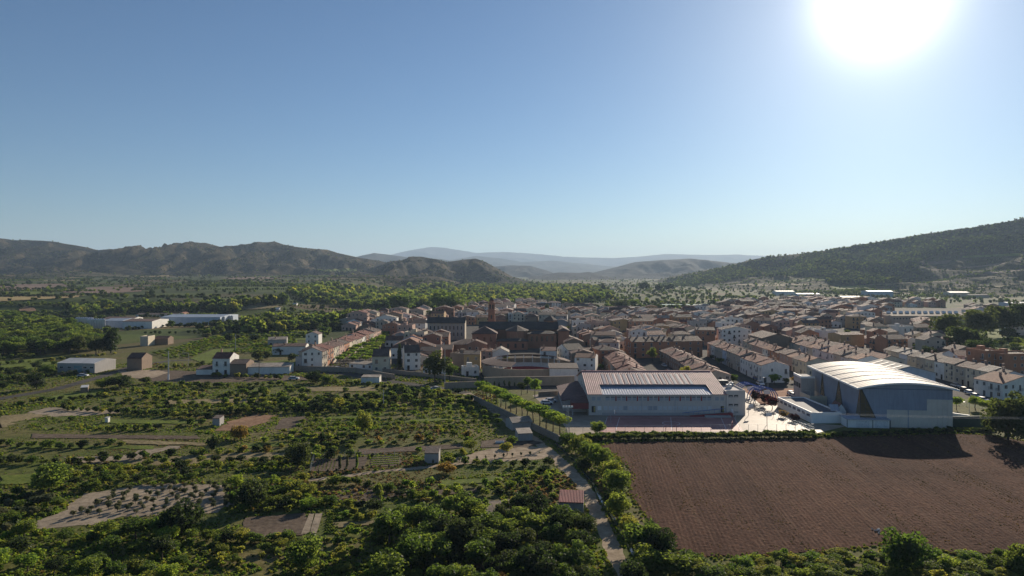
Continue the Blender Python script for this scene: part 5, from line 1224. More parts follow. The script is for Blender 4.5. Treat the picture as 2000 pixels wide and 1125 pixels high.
while X0 < 520:
    for side in (0, 1):
        y = 290 + gr.uniform(0, 10)
        while y < 1050:
            w = gr.uniform(6.0, 10.5); d = gr.uniform(9.0, 12.0); yc = y + w/2; y += w + (gr.uniform(2, 9) if gr.random() < .16 else 0)
            if gr.random() < .035: y += 9
            wob = 9 * nz(X0, yc, 170, 3); xs_ = X0 + wob + .035*(yc-300) + (6.0 if side == 0 else 17.5) + gr.uniform(-.5,.5)
            px, py = PX(xs_, yc)
            if not inpoly(px, py, TOWN) or any(inpoly(px, py, e) for e in EXCL): continue
            if gr.random() < .06 or not free(xs_, yc, (w+d)/4): continue
            old = smooth((520 - abs(px - 1150)) / 300); t = gr.random()
            h = gr.choice((4.0, 5.4, 6.2, 7.0, 8.0, 9.2)) + gr.uniform(-.3,.3)
            wl_, rc = gr.choice(walls_c), gr.choice(roofs_c)
            if gr.random() < .07: w *= 1.35; d *= 1.5; h += 2.2; y += 3
            elif gr.random() < .12: h = 3.2
            if t < .60:      # ridge along the street
                house(xs_, yc, (-math.pi/2 if side == 0 else math.pi/2) + gr.uniform(-.05,.05), w, d, h, gr.uniform(1.3,2.3), 'gx', wl_, rc, 'fr' if side == 0 else 'fl')
                o_h = HOUSES[-1]; sgn = -1 if side == 0 else 1; o_h['x'] = xs_ + sgn*d/2
            elif t < .86:    # gable or long front towards the camera
                house(xs_, yc - w/2, gr.uniform(-.25,.25)*old, d, w, h, gr.uniform(1.2,2.2), gr.choice(('gy','gx','gx','hip')), wl_, rc, 'f')
            elif t < .93: house(xs_, yc - w/2, gr.uniform(-.2,.2), d, w, h + gr.uniform(0,2), .2, 'flat', gr.choice(('white','cream','grey','pinkish')), gr.choice(('grey-brown','dark','pale')), 'f')
            else: house(xs_, yc - w/2, gr.uniform(-.3,.3), d*1.3, w*1.2, h, 1.9, 'gx', wl_, rc, 'f')
            occ.append((xs_, yc, (w+d)/4)); gen.append(HOUSES[-1])
    X0 += 27.5 + gr.uniform(-2, 2)
HOUSES.sort(key=lambda s: (not s['hero'], -s['app']))
N_H = 300
for i, s in enumerate(HOUSES[:N_H]):
    o = build_house(s, s['hero'] and i < 150)
    if s['name'] == 'farm_shed':
        m = MB(); m.box(-1.9, 1.9, -.08, -.003, 0, 3.2); m.build('blue_door', plain('teal_door', (.16,.27,.29), .6), o, loc=(.9, 0, 0))
        for t in (-.39, -.18, .24, .42): put('window', window_mesh(1.7, .9), o, (s['w']*t, 0, 2.0))
rest = HOUSES[N_H:]
a, b, c = MB(), MB(), MB(); wk = list(WM); rk = [k for k in ROOFC if ROOFC[k]]; wi = MB()
for s in rest:
    M = Matrix.Translation((s['x'], s['y'], s['z'])) @ Matrix.Rotation(s['rz'], 4, 'Z')
    house_geo(a, b, c, s['w'], s['d'], s['h'], s['rise'], s['roof'], s['seed'], chim=s['seed'] % 3 == 0, M=M, wm=wk.index(s['wall']), rm=len(wk)+rk.index(s['rc']))
    for p, t, ww, hh, kd in house_windows(s['w'], s['d'], s['h'], s['seed'], s['sides'], .7):
        wi.M = M @ Matrix.Translation(p) @ Matrix.Rotation(t, 4, 'Z'); wi.box(-ww/2, ww/2, -.06, 0, 0, hh, len(wk)+len(rk)+1)
allm = MB(); nv = 0
for q, off in ((a, 0), (b, 0), (c, None), (wi, 0)):
    base = len(allm.v); allm.v += q.v; allm.f += [tuple(base + i for i in f) for f in q.f]; allm.m += [len(wk)+len(rk) if off is None else k for k in q.m]
print('houses', len(HOUSES), 'rest faces', len(allm.f))
fh = allm.build('far_houses', [WM[k] for k in wk] + [RM[k] for k in rk] + [chim_m, glass]); struct(fh, 'stuff')
# ------------------------------------------------------------------ planting
# (foot pixel x, y, half width px, height px)
one = [
 (850,747,29,60,'bushy_pine','dark','round',.25,'big dark bushy pine beside the white house with brown shutters'),
 (878,742,16,34,'bushy_pine','green','round',.3,'smaller green tree leaning against the big dark bushy pine'),
 (780,722,7,50,'cypress','dark','column',.05,'tall dark cypress between the two white three-window houses'),
 (217,690,26,48,'poplar','dark','column',.1,'tall dark poplar clump above the small brown barn'),
 (155,690,17,38,'poplar','dark','round',.2,'rounded dark tree left of the tall poplar clump'),
 (187,692,16,34,'poplar','dark','round',.2,'dark bushy tree touching the tall poplar clump on its left'),
 (72,760,19,36,'bush','dark','round',.1,'dark green bush beside the left road'),
 (96,732,15,20,'bush','green','round',.1,'low round bush left of the long cream farm shed'),
 (235,757,26,26,'bush','dark','round',.1,'dark spreading shrub in front of the red-brown barn, left of the gravel'),
 (200,758,18,20,'bush','green','round',.1,'green shrub left of the dark spreading shrub near the barn'),
 (285,750,14,14,'bush','dark','round',.1,'small dark shrub right of the dark spreading shrub'),
 (615,748,17,24,'bush','dark','round',.1,'dark green shrub below the white corner house'),
 (640,750,14,18,'bush','green','round',.1,'lighter shrub right of the dark one below the white corner house'),
 (545,692,12,14,'bush','dark','round',.1,'dark round shrub at the front of the long white shed'),
 (505,705,14,22,'bush','dark','round',.1,'dark round bush at the left end of the green lawn'),
 (522,702,12,16,'bush','dark','round',.1,'dark bush next to the lawn, second from its left end'),
 (570,706,12,16,'bush','dark','round',.1,'dark bush at the right end of the lawn below the white shed'),
 (356,1042,40,62,'broad_tree','dark','round',.1,'dark round-crowned tree below the sandy orchard'),
 (590,1112,38,66,'broad_tree','green','round',.1,'round pale-green bush tree alone in the lower hedge meadow'),
 (490,992,36,56,'broad_tree','dark','round',.15,'dark round tree at the left of the bright shrub cluster'),
 (583,912,26,50,'broad_tree','dark','round',.1,'dark olive-green tree left of the fenced vegetable beds'),
 (712,850,17,46,'broad_tree','yellow','round',.15,'tall yellow-green tree standing alone in the young orchard'),
 (645,898,13,26,'bush','dark','round',.1,'dark shrub above the fenced vegetable beds'),
 (415,880,14,28,'bush','dark','round',.1,'dark purplish bush on the bank below the red patch'),
 (470,858,18,30,'bush','rust','round',.1,'reddish-brown bush right of the bare red patch'),
 (95,960,40,58,'broad_tree','green','round',.1,'big pale-green tree in the lower left, above the young olive rows'),
 (1770,1125,44,92,'broad_tree','green','round',.1,'large round tree growing out of the near hedge under the ploughed field'),
 (1992,1128,34,70,'broad_tree','yellow','round',.1,'yellow-green tree at the lower right corner of the field'),
 (740,980,13,38,'bush','yellow','round',.1,'tall yellow-green shrub in the shaded garden below the path'),
 (920,882,16,24,'fruit_tree','yellow','round',.3,'small rounded fruit tree above the bare yard, left of a pair'),
 (905,893,9,18,'fruit_tree','yellow','round',.3,'tiny bright fruit tree beside the grey hut'),
 (990,890,14,26,'fruit_tree','yellow','round',.35,'young fruit tree with clear trunk on the bare yard'),
 (1000,872,13,20,'fruit_tree','green','round',.35,'young fruit tree behind the bare yard beside the dark beds'),
 (872,925,18,22,'bush','rust','round',.1,'dark red-brown bush on the edge of the garden path'),
 (1170,848,18,26,'broad_tree','green','round',.15,'dense bushy tree at the left end of the school hedge'),
 (1045,778,14,40,'street_tree','plane','round',.45,'bright small tree with clear stem left of the school wing'),
 (1030,768,12,32,'street_tree','green','round',.45,'small tree behind the bright one, left of the school wing'),
 (1018,772,11,26,'street_tree','dark','round',.4,'dark little tree against the beige enclosure wall'),
 (1512,752,12,22,'street_tree','plane','round',.4,'round green street tree beside the white end gable'),
 (1535,752,7,14,'street_tree','dark','round',.3,'small dark tree right of the round green street tree'),
 (1552,748,8,12,'street_tree','rust','round',.3,'small rust-coloured tree in the yard left of the grey block'),
 (1410,748,8,13,'bush','rust','round',.2,'ball-shaped rusty shrub behind the right end of the school roof'),
 (1432,746,12,16,'bush','green','round',.2,'green shrub behind the right end of the school roof'),
 (1475,788,11,24,'plum_tree','red','round',.3,'purple-leaved plum tree nearest the blue arches'),
 (1493,792,11,24,'plum_tree','red','round',.3,'purple-leaved plum tree in the middle of the three'),
 (1508,800,14,26,'plum_tree','red','round',.3,'purple-leaved plum tree nearest the white annex'),
 (1530,815,10,14,'bush','rust','round',.1,'reddish low shrub along the annex wall'),
 (1552,822,11,14,'bush','red','round',.1,'dark red shrub along the annex wall, nearer the corner'),
 (1868,800,12,26,'street_tree','plane','round',.4,'small bright tree just right of the sports hall corner'),
 (1905,800,16,26,'street_tree','plane','round',.4,'bright clipped tree second to the right of the sports hall'),
 (1930,806,16,26,'street_tree','plane','round',.4,'bright clipped tree third to the right of the sports hall'),
 (1948,812,14,26,'street_tree','green','round',.4,'bright clipped tree beside the large dark tree at the right edge'),
 (1968,860,38,88,'broad_tree','dark','round',.04,'largest tree right of the sports hall, at the field corner'),
 (2008,872,34,98,'broad_tree','dark','round',.15,'dark tree cut by the right edge at the field corner'),
 (1935,846,22,40,'broad_tree','dark','round',.1,'dark lower tree between the green screen and the field corner'),
 (1850,672,28,64,'pine_tree','dark','round',.25,'dark pine left of the pine group beside the white house'),
 (1912,662,34,66,'pine_tree','dark','round',.2,'broad round-topped dark pine in the middle of the group'),
 (1958,658,28,66,'pine_tree','dark','round',.2,'tall dark pine right of the round-topped one'),
 (1990,655,30,68,'pine_tree','dark','round',.2,'tall dark pine cut off by the right edge'),
 (1884,692,36,58,'pine_tree','dark','round',.2,'low dark pine in front of the pine group'),
 (1912,704,32,46,'pine_tree','dark','round',.2,'lowest dark pine at the foot of the group, above the brick flats'),
 (1812,700,16,24,'broad_tree','dark','round',.2,'dark garden tree left of the pine group, above the row houses'),
 (1795,690,12,20,'broad_tree','green','round',.2,'green garden tree below the white tower-like house'),
 (1115,608,17,22,'broad_tree','dark','round',.2,'dark round tree right of the white houses behind the church'),
 (1068,622,9,26,'cypress','dark','column',.05,'dark cypress beside the white houses behind the church'),
 (1146,614,4,16,'cypress','dark','column',.05,'thin dark cypress right of the dark round tree'),
 (1215,604,20,20,'broad_tree','dark','round',.2,'dark wide tree at the back edge of the town, centre'),
 (1238,602,12,18,'broad_tree','green','round',.2,'smaller tree touching the dark wide tree at the back edge of town'),
 (1282,607,18,14,'broad_tree','dark','round',.2,'low dark tree at the back edge of the town right of the wide one'),
 (1178,575,8,22,'broad_tree','dark','column',.2,'dark upright tree beside the small white farm shed in the valley'),
 (1257,572,14,22,'broad_tree','dark','round',.2,'dark round tree left of the valley pines'),
 (1288,572,12,18,'broad_tree','dark','round',.2,'dark tree at the foot of the wooded ridge'),
 (1306,572,12,18,'broad_tree','dark','round',.2,'dark tree right of the one at the foot of the ridge'),
 (780,608,30,38,'broad_tree','green','round',.1,'huge rounded tree mass left of the valley wood'),
 (875,610,34,42,'broad_tree','green','round',.1,'huge spreading tree left of the church tower'),
 (828,604,16,24,'broad_tree','yellow','round',.1,'lighter green tree between the two huge ones'),
 (850,628,20,22,'umbrella_pine','dark','umbrella',.3,'flat-topped dark pine behind the convent hall'),
 (1340,746,10,30,'street_tree','yellow','round',.3,'yellow-green tree between the red-roofed rows behind the school'),
 (1275,706,11,26,'street_tree','yellow','round',.3,'light green tree in front of the brick terrace'),
 (1205,745,10,26,'street_tree','dark','column',.2,'dark conifer in front of the brick house above the school roof'),
]
for q in one:
    px, py, hw, ht, kind, mat, shp, tr, lab = q; x, y = G(px, py)
    tree(x, y, hw*y/F, ht*y/F, kind, mat, shp, 0.0, tr, label=lab)
# little conifers against the enclosure wall
for i, px in enumerate((950, 966, 975, 985, 995, 1005)): tpx(px, 758, 3.2, 15 - (i % 3)*2, kind='young_conifer', mat='dark', shape='column', label='young dark conifer against the beige enclosure wall, %s from the left' % ordw(i))
# clipped plane trees: plaza and terrace
for j in range(3):
    for i in range(14):
        a, b = G(664 + j*26, 717 - j*0.5), G(737 + j*9, 662 - j*0.2); t = i/13
        tree(a[0]+(b[0]-a[0])*t + (R.random()-.5), a[1]+(b[1]-a[1])*t, R.uniform(2.7,3.3), R.uniform(4.6,5.4), 'plane_tree', 'plane', 'umbrella', 0.0, .55, label='%s clipped plane tree of the plaza, %s row out from the arcade row' % (ordw(i), ORD[j]), lod=1)
for i in range(15):
    a, b = (13.2, 187.5), (-10.5, 243.0); t = i/14
    tree(a[0]+(b[0]-a[0])*t, a[1]+(b[1]-a[1])*t, R.uniform(2.9,3.4), R.uniform(5.4,6.0), 'plane_tree', 'plane', 'umbrella', 0.0, .45, label='%s clipped plane tree on the terrace above the track, from the near end' % ordw(i), lod=0)
# trees along the right of the track
for i, (px, py, hw, ht) in enumerate([(1112,872,20,30),(1130,884,22,34),(1150,900,22,38),(1140,920,16,26),(1172,916,26,46),(1192,942,24,44),(1205,965,28,52),(1195,985,18,34),(1206,1012,26,50),(1225,1040,22,34),(1248,1078,40,64),(1285,1092,38,60),(1262,1118,34,50),(1308,1125,40,46),(1345,1122,30,40),(1240,1150,34,60)]):
    tpx(px, py, hw, ht, kind='broad_tree', mat=('green','yellow','green','dark')[i % 4], trunk=.12, label='%s leafy tree of the line between track and ploughed field, from the school end' % ordw(i))
for q in ([(-60,838),(400,846),(470,880),(330,892),(-60,884)], [(400,925),(600,918),(602,936),(400,942)], [(20,772),(180,742),(240,750),(60,792)], [(560,770),(740,765),(760,775),(560,782)], [(240,885),(420,880),(420,898),(240,902)],
          [(0,905),(130,905),(130,925),(0,930)], [(350,1042),(470,1050),(460,1062),(350,1060)], [(600,936),(1085,888),(1095,916),(900,930),(740,948),(610,962)], [(150,1010),(330,1000),(450,1000),(440,1022),(250,1030),(90,1050)], [(700,985),(790,975),(800,1010),(700,1003)], [(200,815),(410,820),(410,832),(200,830)]):
    LAWN.append([G(*p) for p in q])
# orchards, hedges and thickets (photo-pixel outlines)
S = scatter
S([(440,777),(560,768),(900,772),(925,790),(760,800),(560,806),(430,812)], 3.0, 'shrub', (1.2,1.9), (1.2,1.7), ['green','yellow','dark','green'], keep=.72, desc='shrub in the road hedge belt')
S([(540,822),(700,800),(930,796),(985,828),(960,838),(820,845),(680,860),(550,850)], 3.6, 'fruit_tree', (.9,1.3), (1.4,1.8), ['green','yellow','plane'], rot=.1, jit=.12, desc='fruit tree', row=6.5)
S([(430,878),(560,850),(700,862),(935,850),(935,872),(800,888),(620,900),(470,912),(430,905)], 3.4, 'shrub', (1.0,1.7), (1.0,1.5), ['green','yellow','dark','plane','green','rust'], keep=.62, desc='shrub on the middle terrace')
S([(130,925),(300,908),(560,898),(600,912),(590,950),(430,962),(200,968),(130,962)], 2.9, 'fruit_tree', (1.1,1.6), (1.1,1.5), ['yellow','green','yellow','green','dark'], jit=.2, row=4.4, desc='orchard tree')
S([(140,1012),(240,955),(440,948),(452,985),(425,1000),(330,1003),(240,1008)], 2.1, 'olive_tree', (.45,.7), (1.9,2.6), ['olive'], rot=.35, jit=.28, keep=.93, check=False, desc='young olive tree')
S([(-30,975),(90,965),(140,1000),(60,1040),(-30,1050)], 2.4, 'shrub', (.9,1.5), (1.1,1.6), ['green','olive','green'], desc='shrub at the left edge')
S([(-40,1060),(60,1040),(200,1022),(330,1010),(345,1060),(345,1170),(-60,1170)], 3.8, 'shrub', (1.1,2.2), (1.2,1.9), ['green','yellow','green','plane','dark'], jit=.48, keep=.72, desc='shrub in the corner thicket')
S([(440,960),(540,945),(625,965),(606,1000),(470,1008)], 2.5, 'shrub', (1.1,1.7), (1.1,1.5), ['plane','yellow','green'], desc='shrub in a bright cluster')
S([(750,1030),(830,1012),(930,1012),(1080,1010),(1130,1020),(1155,1070),(1170,1170),(750,1170)], 3.5, 'walnut_tree', (1.9,2.7), (1.5,1.9), ['dark','green','green'], jit=.35, desc='walnut tree in the grove')
S([(790,950),(900,935),(1075,922),(1105,958),(1000,968),(820,985)], 2.8, 'shrub', (.7,1.2), (1.0,1.4), ['green','plane','yellow','dark'], desc='shrub below the garden path')
S([(820,985),(1000,970),(1085,972),(1060,985),(900,990)], 3.0, 'shrub', (.6,1.1), (.9,1.3), ['green','rust'], keep=.6, desc='low plant between beds')
S([(345,1062),(460,1055),(750,1046),(750,1170),(345,1170)], 2.3, 'shrub', (.6,1.3), (.9,1.2), ['yellow','green','yellow'], keep=.55, desc='shrub in the lower meadow')
S([(660,1005),(730,1000),(750,1046),(660,1048)], 1.8, 'shrub', (.6,1.1), (1.0,1.4), ['yellow','plane'], desc='shrub right of the strips')
S([(1112,860),(1160,861),(1590,857),(1590,852),(1160,855)], 1.0, 'hedge_bush', (.8,1.1), (1.5,1.9), ['green','dark','green'], rot=0, jit=.2, desc='bush in the yard hedge', check=False)
S([(1590,857),(1850,846),(1940,846),(1940,841),(1850,840),(1590,851)], 1.3, 'hedge_bush', (.6,1.0), (.9,1.5), ['dark','green'], rot=0, jit=.3, desc='bush in the hall verge', check=False)
S([(1330,1110),(1500,1098),(1650,1088),(1740,1082),(1850,1096),(2010,1100),(2080,1180),(1330,1180)], 2.0, 'shrub', (.9,1.6), (.9,1.4), ['green','yellow','plane','green'], jit=.35, desc='shrub in the near field hedge', check=False)
S([(-40,705),(40,690),(105,700),(110,735),(60,755),(-40,770)], 5.5, 'shrub', (1.6,2.6), (.9,1.4), ['green','dark','green'], keep=.7, desc='shrub on the left plots')
S([(300,692),(420,657),(600,642),(560,692),(480,690),(430,698),(330,700)], 3.6, 'vine', (1.1,1.6), (.8,1.1), ['plane','yellow','plane'], rot=.75, jit=.12, keep=.85, desc='vine bush')
S([(-60,612),(60,622),(130,640),(200,665),(200,690),(100,692),(-60,700)], 7.5, 'broad_tree', (4,6), (1.2,1.6), ['green','dark','green'], jit=.4, desc='tree in the left riverside wood')
S([(100,792),(200,765),(330,755),(700,758),(880,768),(560,768),(440,776),(360,790),(200,790)], 4.4, 'shrub', (1.0,1.8), (.9,1.3), ['green','dark','yellow'], keep=.4, desc='shrub below the farm road')
S([(200,790),(440,778),(430,812),(400,830),(240,812)], 3.8, 'fruit_tree', (1.1,1.6), (1.2,1.5), ['green','yellow','dark'], rot=.05, jit=.15, keep=.8, row=6.5, desc='orchard tree')
S([(90,812),(400,832),(420,860),(330,868),(60,840)], 6.5, 'shrub', (.6,1.2), (.9,1.2), ['green','dark'], keep=.16, desc='shrub in the left meadow')
S([(0,850),(300,860),(380,900),(120,905),(0,890)], 8, 'shrub', (.6,1.2), (1.0,1.3), ['green','dark'], keep=.25, desc='shrub in the left meadow')
S([(560,840),(700,868),(640,898),(560,900),(520,870)], 3.4, 'shrub', (1.1,1.7), (1.0,1.3), ['green','yellow'], keep=.8, desc='shrub by the vegetable beds')
def hedge_line(pts, r, hk, mats, step, desc, keep=.9):
    W = [G(*p) for p in pts]
    for (x0,y0),(x1,y1) in zip(W, W[1:]):
        L = math.hypot(x1-x0, y1-y0); n = max(1, int(L/step))
        for i in range(n):
            if R.random() > keep: continue
            t = i/n; q = R.uniform(*r); tree(x0+(x1-x0)*t+R.uniform(-.5,.5), y0+(y1-y0)*t+R.uniform(-.6,.6), q, q*R.uniform(*hk), 'shrub', R.choice(mats), 'round', 0, .1, desc)
for pts in ([(0,795),(120,782),(260,768)], [(0,905),(150,906),(330,893),(520,880)], [(430,812),(560,806),(760,800)], [(220,842),(330,838),(420,826)], [(620,950),(700,948),(800,972),(900,990),(1090,992)], [(480,1000),(650,985),(760,1000)], [(120,800),(300,812),(420,818)],
            [(880,905),(1000,912),(1090,905)], [(340,1050),(470,1060),(600,1052)], [(0,870),(120,876),(260,868)], [(600,742),(760,760),(880,772)], [(280,752),(420,756),(570,752)], [(0,745),(80,738),(200,726)], [(420,735),(560,742)], [(0,712),(100,706),(240,690)], [(300,722),(420,712),(570,722)]):
    hedge_line(pts, (.9,1.7), (1.0,1.5), ['green','dark','green','yellow'], 2.6, 'shrub in a field hedge')
# vegetable rows and the three tall clipped shrubs among the beds
for i, px in enumerate((663, 678, 697)): tpx(px, 917, 5.0, 27, kind='clipped_shrub', mat=('olive','olive','plane')[i], shape='column', trunk=.02, label='%s column-shaped shrub from the left between the vegetable beds' % ORD[i])
S([(1740,640),(1900,636),(2060,640),(2060,712),(1900,706),(1800,690)], 13, 'town_tree', (2.4,4.2), (1.2,1.6), ['dark','green'], jit=.45, keep=.6, desc='garden tree', check=False)
S([(880,640),(1300,640),(1700,640),(1700,735),(1200,735),(880,735)], 24, 'town_tree', (1.6,2.8), (1.2,1.7), ['dark','green','yellow'], jit=.45, keep=.28, desc='street tree among the houses', check=False)
ols = []
for i in range(26):
    t = i/25; px = 605 + (1035-605)*t; py = 934 + (896-934)*t - 4
    tpx(px, py, 2.6, 11, kind='young_olive', mat='olive', trunk=.35, label='young silvery tree lining the garden path, %s from its left end' % ordw(i))
gap = 0

# ---- far country: woods and single trees, set out on the land
rs = random.Random(5); FAR = []
WOOD = [[(560,572),(640,560),(760,566),(860,556),(1040,556),(1180,562),(1200,585),(1100,597),(1000,600),(900,606),(700,604),(600,592)],
        [(130,606),(300,596),(470,600),(470,612),(300,612),(150,618)], [(470,640),(640,628),(700,622),(700,632),(600,646),(480,656)], [(400,592),(560,588),(560,596),(400,604)]]
FOREST = [[(1285,553),(1330,540),(1400,526),(1450,515),(1500,502),(1600,493),(1700,477),(1800,461),(1920,444),(2000,430),(2100,420),(2100,492),(2000,492),(1900,492),(1820,500),(1790,515),(1800,548),(1700,556),(1620,552),(1600,540),(1480,540),(1400,552),(1330,562),(1290,563)]]
def fpt(px, py, kinds, smin, smax, hk=1.3, lodk='far'):
    q = GT(px, py)
    if q is None or q.y < 420: return
    FAR.append((q.x, q.y, q.z, rs.uniform(smin, smax), hk, rs.choice(kinds)))
# a valley with hedgerows: density follows noise bands
for _ in range(40000):
    y = 430 * (9.0 ** rs.random()); x = rs.uniform(-.85, .85) * y
    px, py = PX(x, y, gz(x, y) if y > 640 else 0)
    if inpoly(px, py, TOWN) or py > 700: continue
    d = nz(x, y*1.0, 46, 2) + .6*nz(x, y, 15, 5); wood = any(inpoly(px, py, w) for w in WOOD)
    ln = abs(nz(x*.5, y*1.6, 90, 7)) < .045 or abs(nz(x*1.4, y*.6, 120, 9)) < .03
    if not (wood or ln or d > (.12 if px > 1150 else .36)) or (rs.random() > .55 and not wood): continue
    
    if px < 1000 and not wood and rs.random() < .5: continue
    z = gz(x, y)
    if z < -5: continue
    r = rs.uniform(3.2, 6.0) if wood else rs.uniform(1.6, 3.8)
    FAR.append((x, y, z, r, rs.uniform(1.1, 1.7) if wood else rs.uniform(.9, 1.4), rs.choice(('green','dark','olive','dark','green') if not wood else ('green','dark','green','dark','green','yellow'))))
for _ in range(230):         # hedgerows across the valley
    y = 440 * (5.0 ** rs.random()); x = rs.uniform(-.85, .85) * y; L_ = rs.uniform(30, 170) * (y/700) ** .5; an = rs.uniform(-.12, .12) + (1.45 if rs.random() < .15 else 0)
    n = int(L_ / 3.6); mt = rs.choice(('dark','green','dark')); r0 = rs.uniform(1.3, 2.6)
    for i in range(n):
        if rs.random() < .12: continue
        xx, yy = x + i*3.6*math.cos(an), y + i*3.6*math.sin(an) + rs.uniform(-1, 1); px, py = PX(xx, yy, 0)
        if yy < 430 or inpoly(px, py, TOWN): continue
        FAR.append((xx, yy, gz(xx, yy) if yy > 640 else 0, r0*rs.uniform(.7, 1.3), rs.uniform(.9, 1.5), mt))
FOR2 = []
for w in FOREST:
    n = 0
    while n < 12500:
        px, py = rs.uniform(1280, 2100), rs.uniform(425, 566)
        if not inpoly(px, py, w): continue
        n += 1; q = GT(px, py)
        if q is None or (fbm(q.x, q.y, 150, 3, 3) < -.45 and rs.random() < .93): continue
        FOR2.append((q.x, q.y, q.z, rs.uniform(2.4, 4.6), rs.uniform(1.0, 1.6), rs.choice(('dark','dark','dark','green'))))
for _ in range(6000):       # scrub and almond rows on the open slopes
    px, py = rs.uniform(1480, 2040), rs.uniform(490, 580); q = GT(px, py)
    if q is None or q.y < 700 or any(inpoly(px, py, w) for w in FOREST): continue
    if nz(q.x*.4, q.y*2, 40, 8) > .12: FOR2.append((q.x, q.y, q.z, rs.uniform(.8, 1.7), rs.uniform(.8, 1.2), rs.choice(('olive','green','dark'))))
SCR = []
for _ in range(9000):       # dark scrub on the left-hand mountains
    px, py = rs.uniform(-40, 1040), rs.uniform(468, 556); q = GT(px, py)
    if q is None or q.y < 1200 or q.y > 3600: continue
    if nz(q.x, q.y, 90, 4) + .5*nz(q.x, q.y, 30, 6) > .0: SCR.append((q.x, q.y, q.z - .5, rs.uniform(1.8, 4.2), rs.uniform(.6, .95), rs.choice(('dark','dark','olive'))))
def far_obj(name, L, lod):
    mats = ['green','dark','yellow','olive']; src = []
    for mt in mats:
        for v in range(3): src.append(crown_mesh('round', v, lod, mt))
    P, Ro, Sc, Ix = [], [], [], []
    for x, y, z, r, hk, mt in L:
        P.append((x, y, z + r*hk*.62)); Ro.append(rs.uniform(0, 6.28)); Sc.append((r, r, r*hk*.72)); Ix.append(mats.index(mt)*3 + rs.randrange(3))
    return gn_scatter(name, P, Ro, Sc, Ix, src)
far_obj('valley_trees', [f for f in FAR if f[1] < 900], 2); far_obj('distant_woods', [f for f in FAR if f[1] >= 900], 3)
far_obj('hillside_forest', FOR2, 3); far_obj('mountain_scrub', SCR, 3)

# ---- build the planted individuals; the rest of a kind becomes one mass
KN = {'fruit_tree': ('tree', 'fruit trees of the orchards'), 'shrub': ('shrub', 'shrubs of the garden terraces'), 'olive_tree': ('tree', 'young olives on the sandy plot'), 'walnut_tree': ('tree', 'walnut grove'),
      'hedge_bush': ('bush', 'bushes of the field hedges'), 'vine': ('vine', 'vine bushes above the road'), 'broad_tree': ('tree', None), 'plane_tree': ('tree', 'clipped plane trees'), 'street_tree': ('tree', None), 'bush': ('bush', None),
      'young_conifer': ('tree', 'young conifers against the wall'), 'young_olive': ('tree', 'young trees along the garden path'), 'town_tree': ('tree', 'trees among the houses'), 'plum_tree': ('tree', 'plum trees by the playground'), 'pine_tree': ('tree', 'big dark pines'),
      'cypress': ('cypress', None), 'poplar': ('tree', None), 'bushy_pine': ('tree', None), 'umbrella_pine': ('tree', None), 'clipped_shrub': ('shrub', 'column-shaped shrubs among the beds')}
COLW = {'green': 'green', 'yellow': 'yellow-green', 'dark': 'dark green', 'olive': 'grey-green', 'red': 'purple', 'plane': 'bright green', 'rust': 'rusty', 'dry': 'dry'}
LIM = {'fruit_tree': 290, 'shrub': 290, 'olive_tree': 150, 'walnut_tree': 150, 'hedge_bush': 200, 'vine': 120, 'broad_tree': 200}
byk = {}
for t in TREES: byk.setdefault(t['kind'], []).append(t)
masses = []
for kind, L in byk.items():
    L.sort(key=lambda t: (t['label'] is None, -t['app'])); lim = LIM.get(kind, 400); print(kind, len(L))
    for i, t in enumerate(L):
        if i >= lim: masses.append(t); continue
        ap = t['r'] / t['y'] * F; lod = t['lod'] if t['lod'] is not None else (0 if ap > 15 else 1 if ap > 5 else 2)
        var = R.randrange(5 if lod else 4); root = thing(kind, KN[kind][0], (t['x'], t['y'], t['z']), R.uniform(0, 6.28), group=KN[kind][1])
        th = t['h'] * t['trunk']; ch = t['h'] - th
        put('crown', crown_mesh(t['shape'], var, lod, t['mat']), root, (0, 0, th + ch*.5), 0, (t['r']*R.uniform(.92,1.08), t['r']*R.uniform(.92,1.08), ch*.58))
        k = max(.8, t['r']*.9); put('trunk', trunk_mesh(i % 5), root, (0, 0, -.05), 0, (k*1.3, k*1.3, max(.35, th + ch*.25)))
        if t['label']: root['label'] = t['label']
        else:
            px, py = PX(t['x'], t['y'], t['h']/2); sz = 'small ' if t['r'] < 1.1 else 'large ' if t['r'] > 1.8 else ''
            REG.append((root, '%s%s %s' % (sz, COLW[t['mat']], t['desc'] or kind.replace('_', ' ')), 'plant', px, py))
mats = list(LM); src = [crown_mesh('round', v, 2, mt) for mt in mats for v in range(3)]
gn_scatter('shrub_masses', [(t['x'], t['y'], t['z'] + t['h']*.5) for t in masses], [R.uniform(0, 6.28) for t in masses], [(t['r'], t['r'], t['h']*.55) for t in masses], [mats.index(t['mat'])*3 + R.randrange(3) for t in masses], src)

# ---- grass, weeds and low growth near the camera
P, Ro, Sc, Ix = [], [], [], []
tm = ['green','yellow','dry','plane','rust']; tsrc = [crown_mesh('tuft', v, 3, mt) for mt in tm for v in range(3)]
while len(P) < 46000:
    y = 88 + 245 * rs.random() ** 1.25; x = rs.uniform(-.80, .16) * y
    if rs.random() < .07: x = rs.uniform(.1, .8) * y
    if blocked(x, y, .2) or (x > -.02*y and 186 < y): continue
    g = nz(x, y, 26, 3) + .5*nz(x, y, 7, 5)
    if g < -.32 and rs.random() < .85: continue
    d = nz(x, y, 34, 8)
    k = 2 if d > .28 and rs.random() < .7 else rs.choice((0,1,1,3,3)) if rs.random() < .98 else 4
    s_ = rs.uniform(.18, .55) * (1.3 if g > .3 else .85) * (.5 if any(inpoly(x, y, L_) for L_ in LAWN) else 1)
    P.append((x, y, s_*.42)); Ro.append(rs.uniform(0, 6.28)); Sc.append((s_, s_, s_*rs.uniform(.45, .8))); Ix.append(k*3 + rs.randrange(3))
